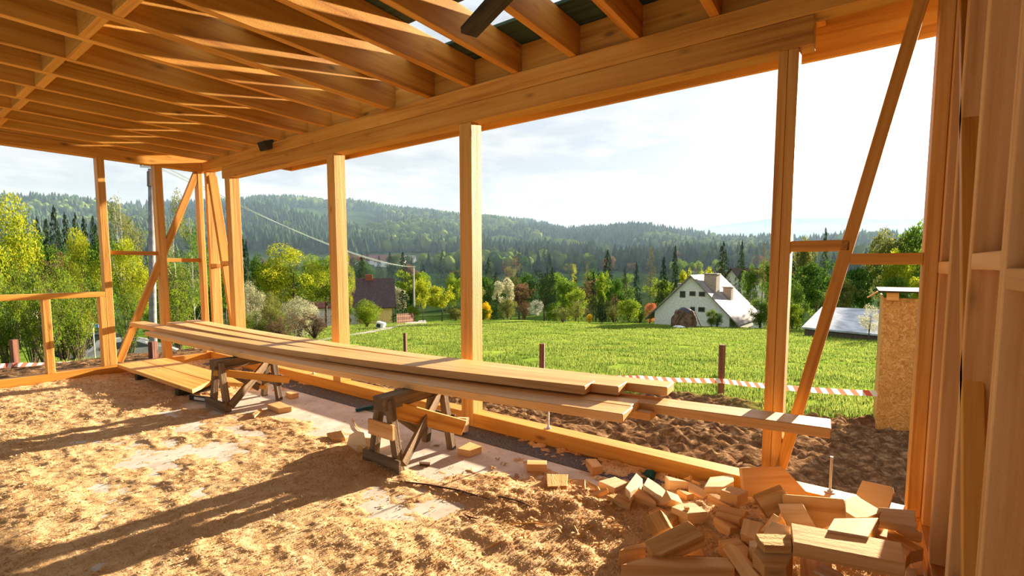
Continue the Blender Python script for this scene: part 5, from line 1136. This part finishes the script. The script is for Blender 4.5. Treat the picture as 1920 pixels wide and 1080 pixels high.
for k in range(110):                                   # curls lie mostly where the heap thins out
    if k < 75: bx, by = 6.9+rng.normal()*.45, -.75+rng.normal()*.28
    else: bx, by = 5.5+2.6*rng.random(), -2.2+1.5*rng.random()
    if by > -.1 or bx > 8.4: continue
    r0 = .008+.016*rng.random(); turns = .6+1.4*rng.random(); t = np.linspace(0, turns*2*PI, 14); w = .004+.006*rng.random(); az = rng.random()*2*PI
    px_ = np.cos(t)*r0; pz = np.sin(t)*r0*.45; py = t*.005
    C_ = np.stack([px_*math.cos(az)-py*math.sin(az), px_*math.sin(az)+py*math.cos(az), pz+r0*.42], 1)+np.array([bx, by, max(.0, float(dust_height(np.array([bx]), np.array([by]))[0]))])
    sv = np.array([-math.sin(az), math.cos(az), 0])*w
    q = np.stack([C_-sv, C_+sv], 1).reshape(-1, 3); kk = np.arange(13)*2
    parts.append((q, np.stack([kk, kk+1, kk+3, kk+2], 1)))
o = link('wood_shavings', quads_mesh('wood_shavings', *join(parts)), M['shaving']); tag(o, 'loose flakes and curled shavings strewn over the sawdust', 'shavings', kind='stuff')
# long splinters on the floor
def splinter(pix, w, label):
    pts = []
    for q in pix:
        v = at(q[0], q[1], 1)-np.array(CAM); p = np.array(CAM)+v*(.012-CAM[2])/v[2]; p[2] = max(.006, float(dust_height(p[0:1], p[1:2])[0])+.006); pts.append(p)
    pts = np.array(pts); t = np.linspace(0, len(pts)-1, 24); P3 = np.stack([np.interp(t, np.arange(len(pts)), pts[:, k]) for k in range(3)], 1)
    vv, ff = tube_arrays(P3, w*np.sin(np.linspace(.15, PI-.1, 24))**.5, 5)
    tag(link('wood_splinter', quads_mesh('splinter', vv, ff), M['rust'] if 'bark' in label else M['spruce_rough']), label, 'splinter', 'long splinters on the sawdust')
splinter([(735, 903), (800, 908), (860, 921), (918, 941)], .007, 'long strip of bark lying on the sawdust in front of the nearer sawhorse')
splinter([(880, 930), (940, 938), (975, 947), (997, 958)], .005, 'curved splinter continuing past the long strip of bark')
splinter([(912, 1028), (940, 1020), (965, 998)], .004, 'short bent splinter on bare floor near the picture bottom')
splinter([(940, 985), (1000, 983), (1035, 988)], .004, 'thin straight splinter on the sawdust before the heap')
splinter([(660, 781), (668, 800), (686, 818)], .004, 'needle-thin splinter leaning on the upright split block')
splinter([(868, 962), (880, 970), (898, 976)], .006, 'short orange splinter on the sawdust, nearest the bark strip')
splinter([(1075, 995), (1082, 1005), (1088, 1014)], .005, 'short splinter on bare floor before the box-like block')
splinter([(1090, 1004), (1115, 997), (1160, 998)], .004, 'grey splinter beside the box-like block')
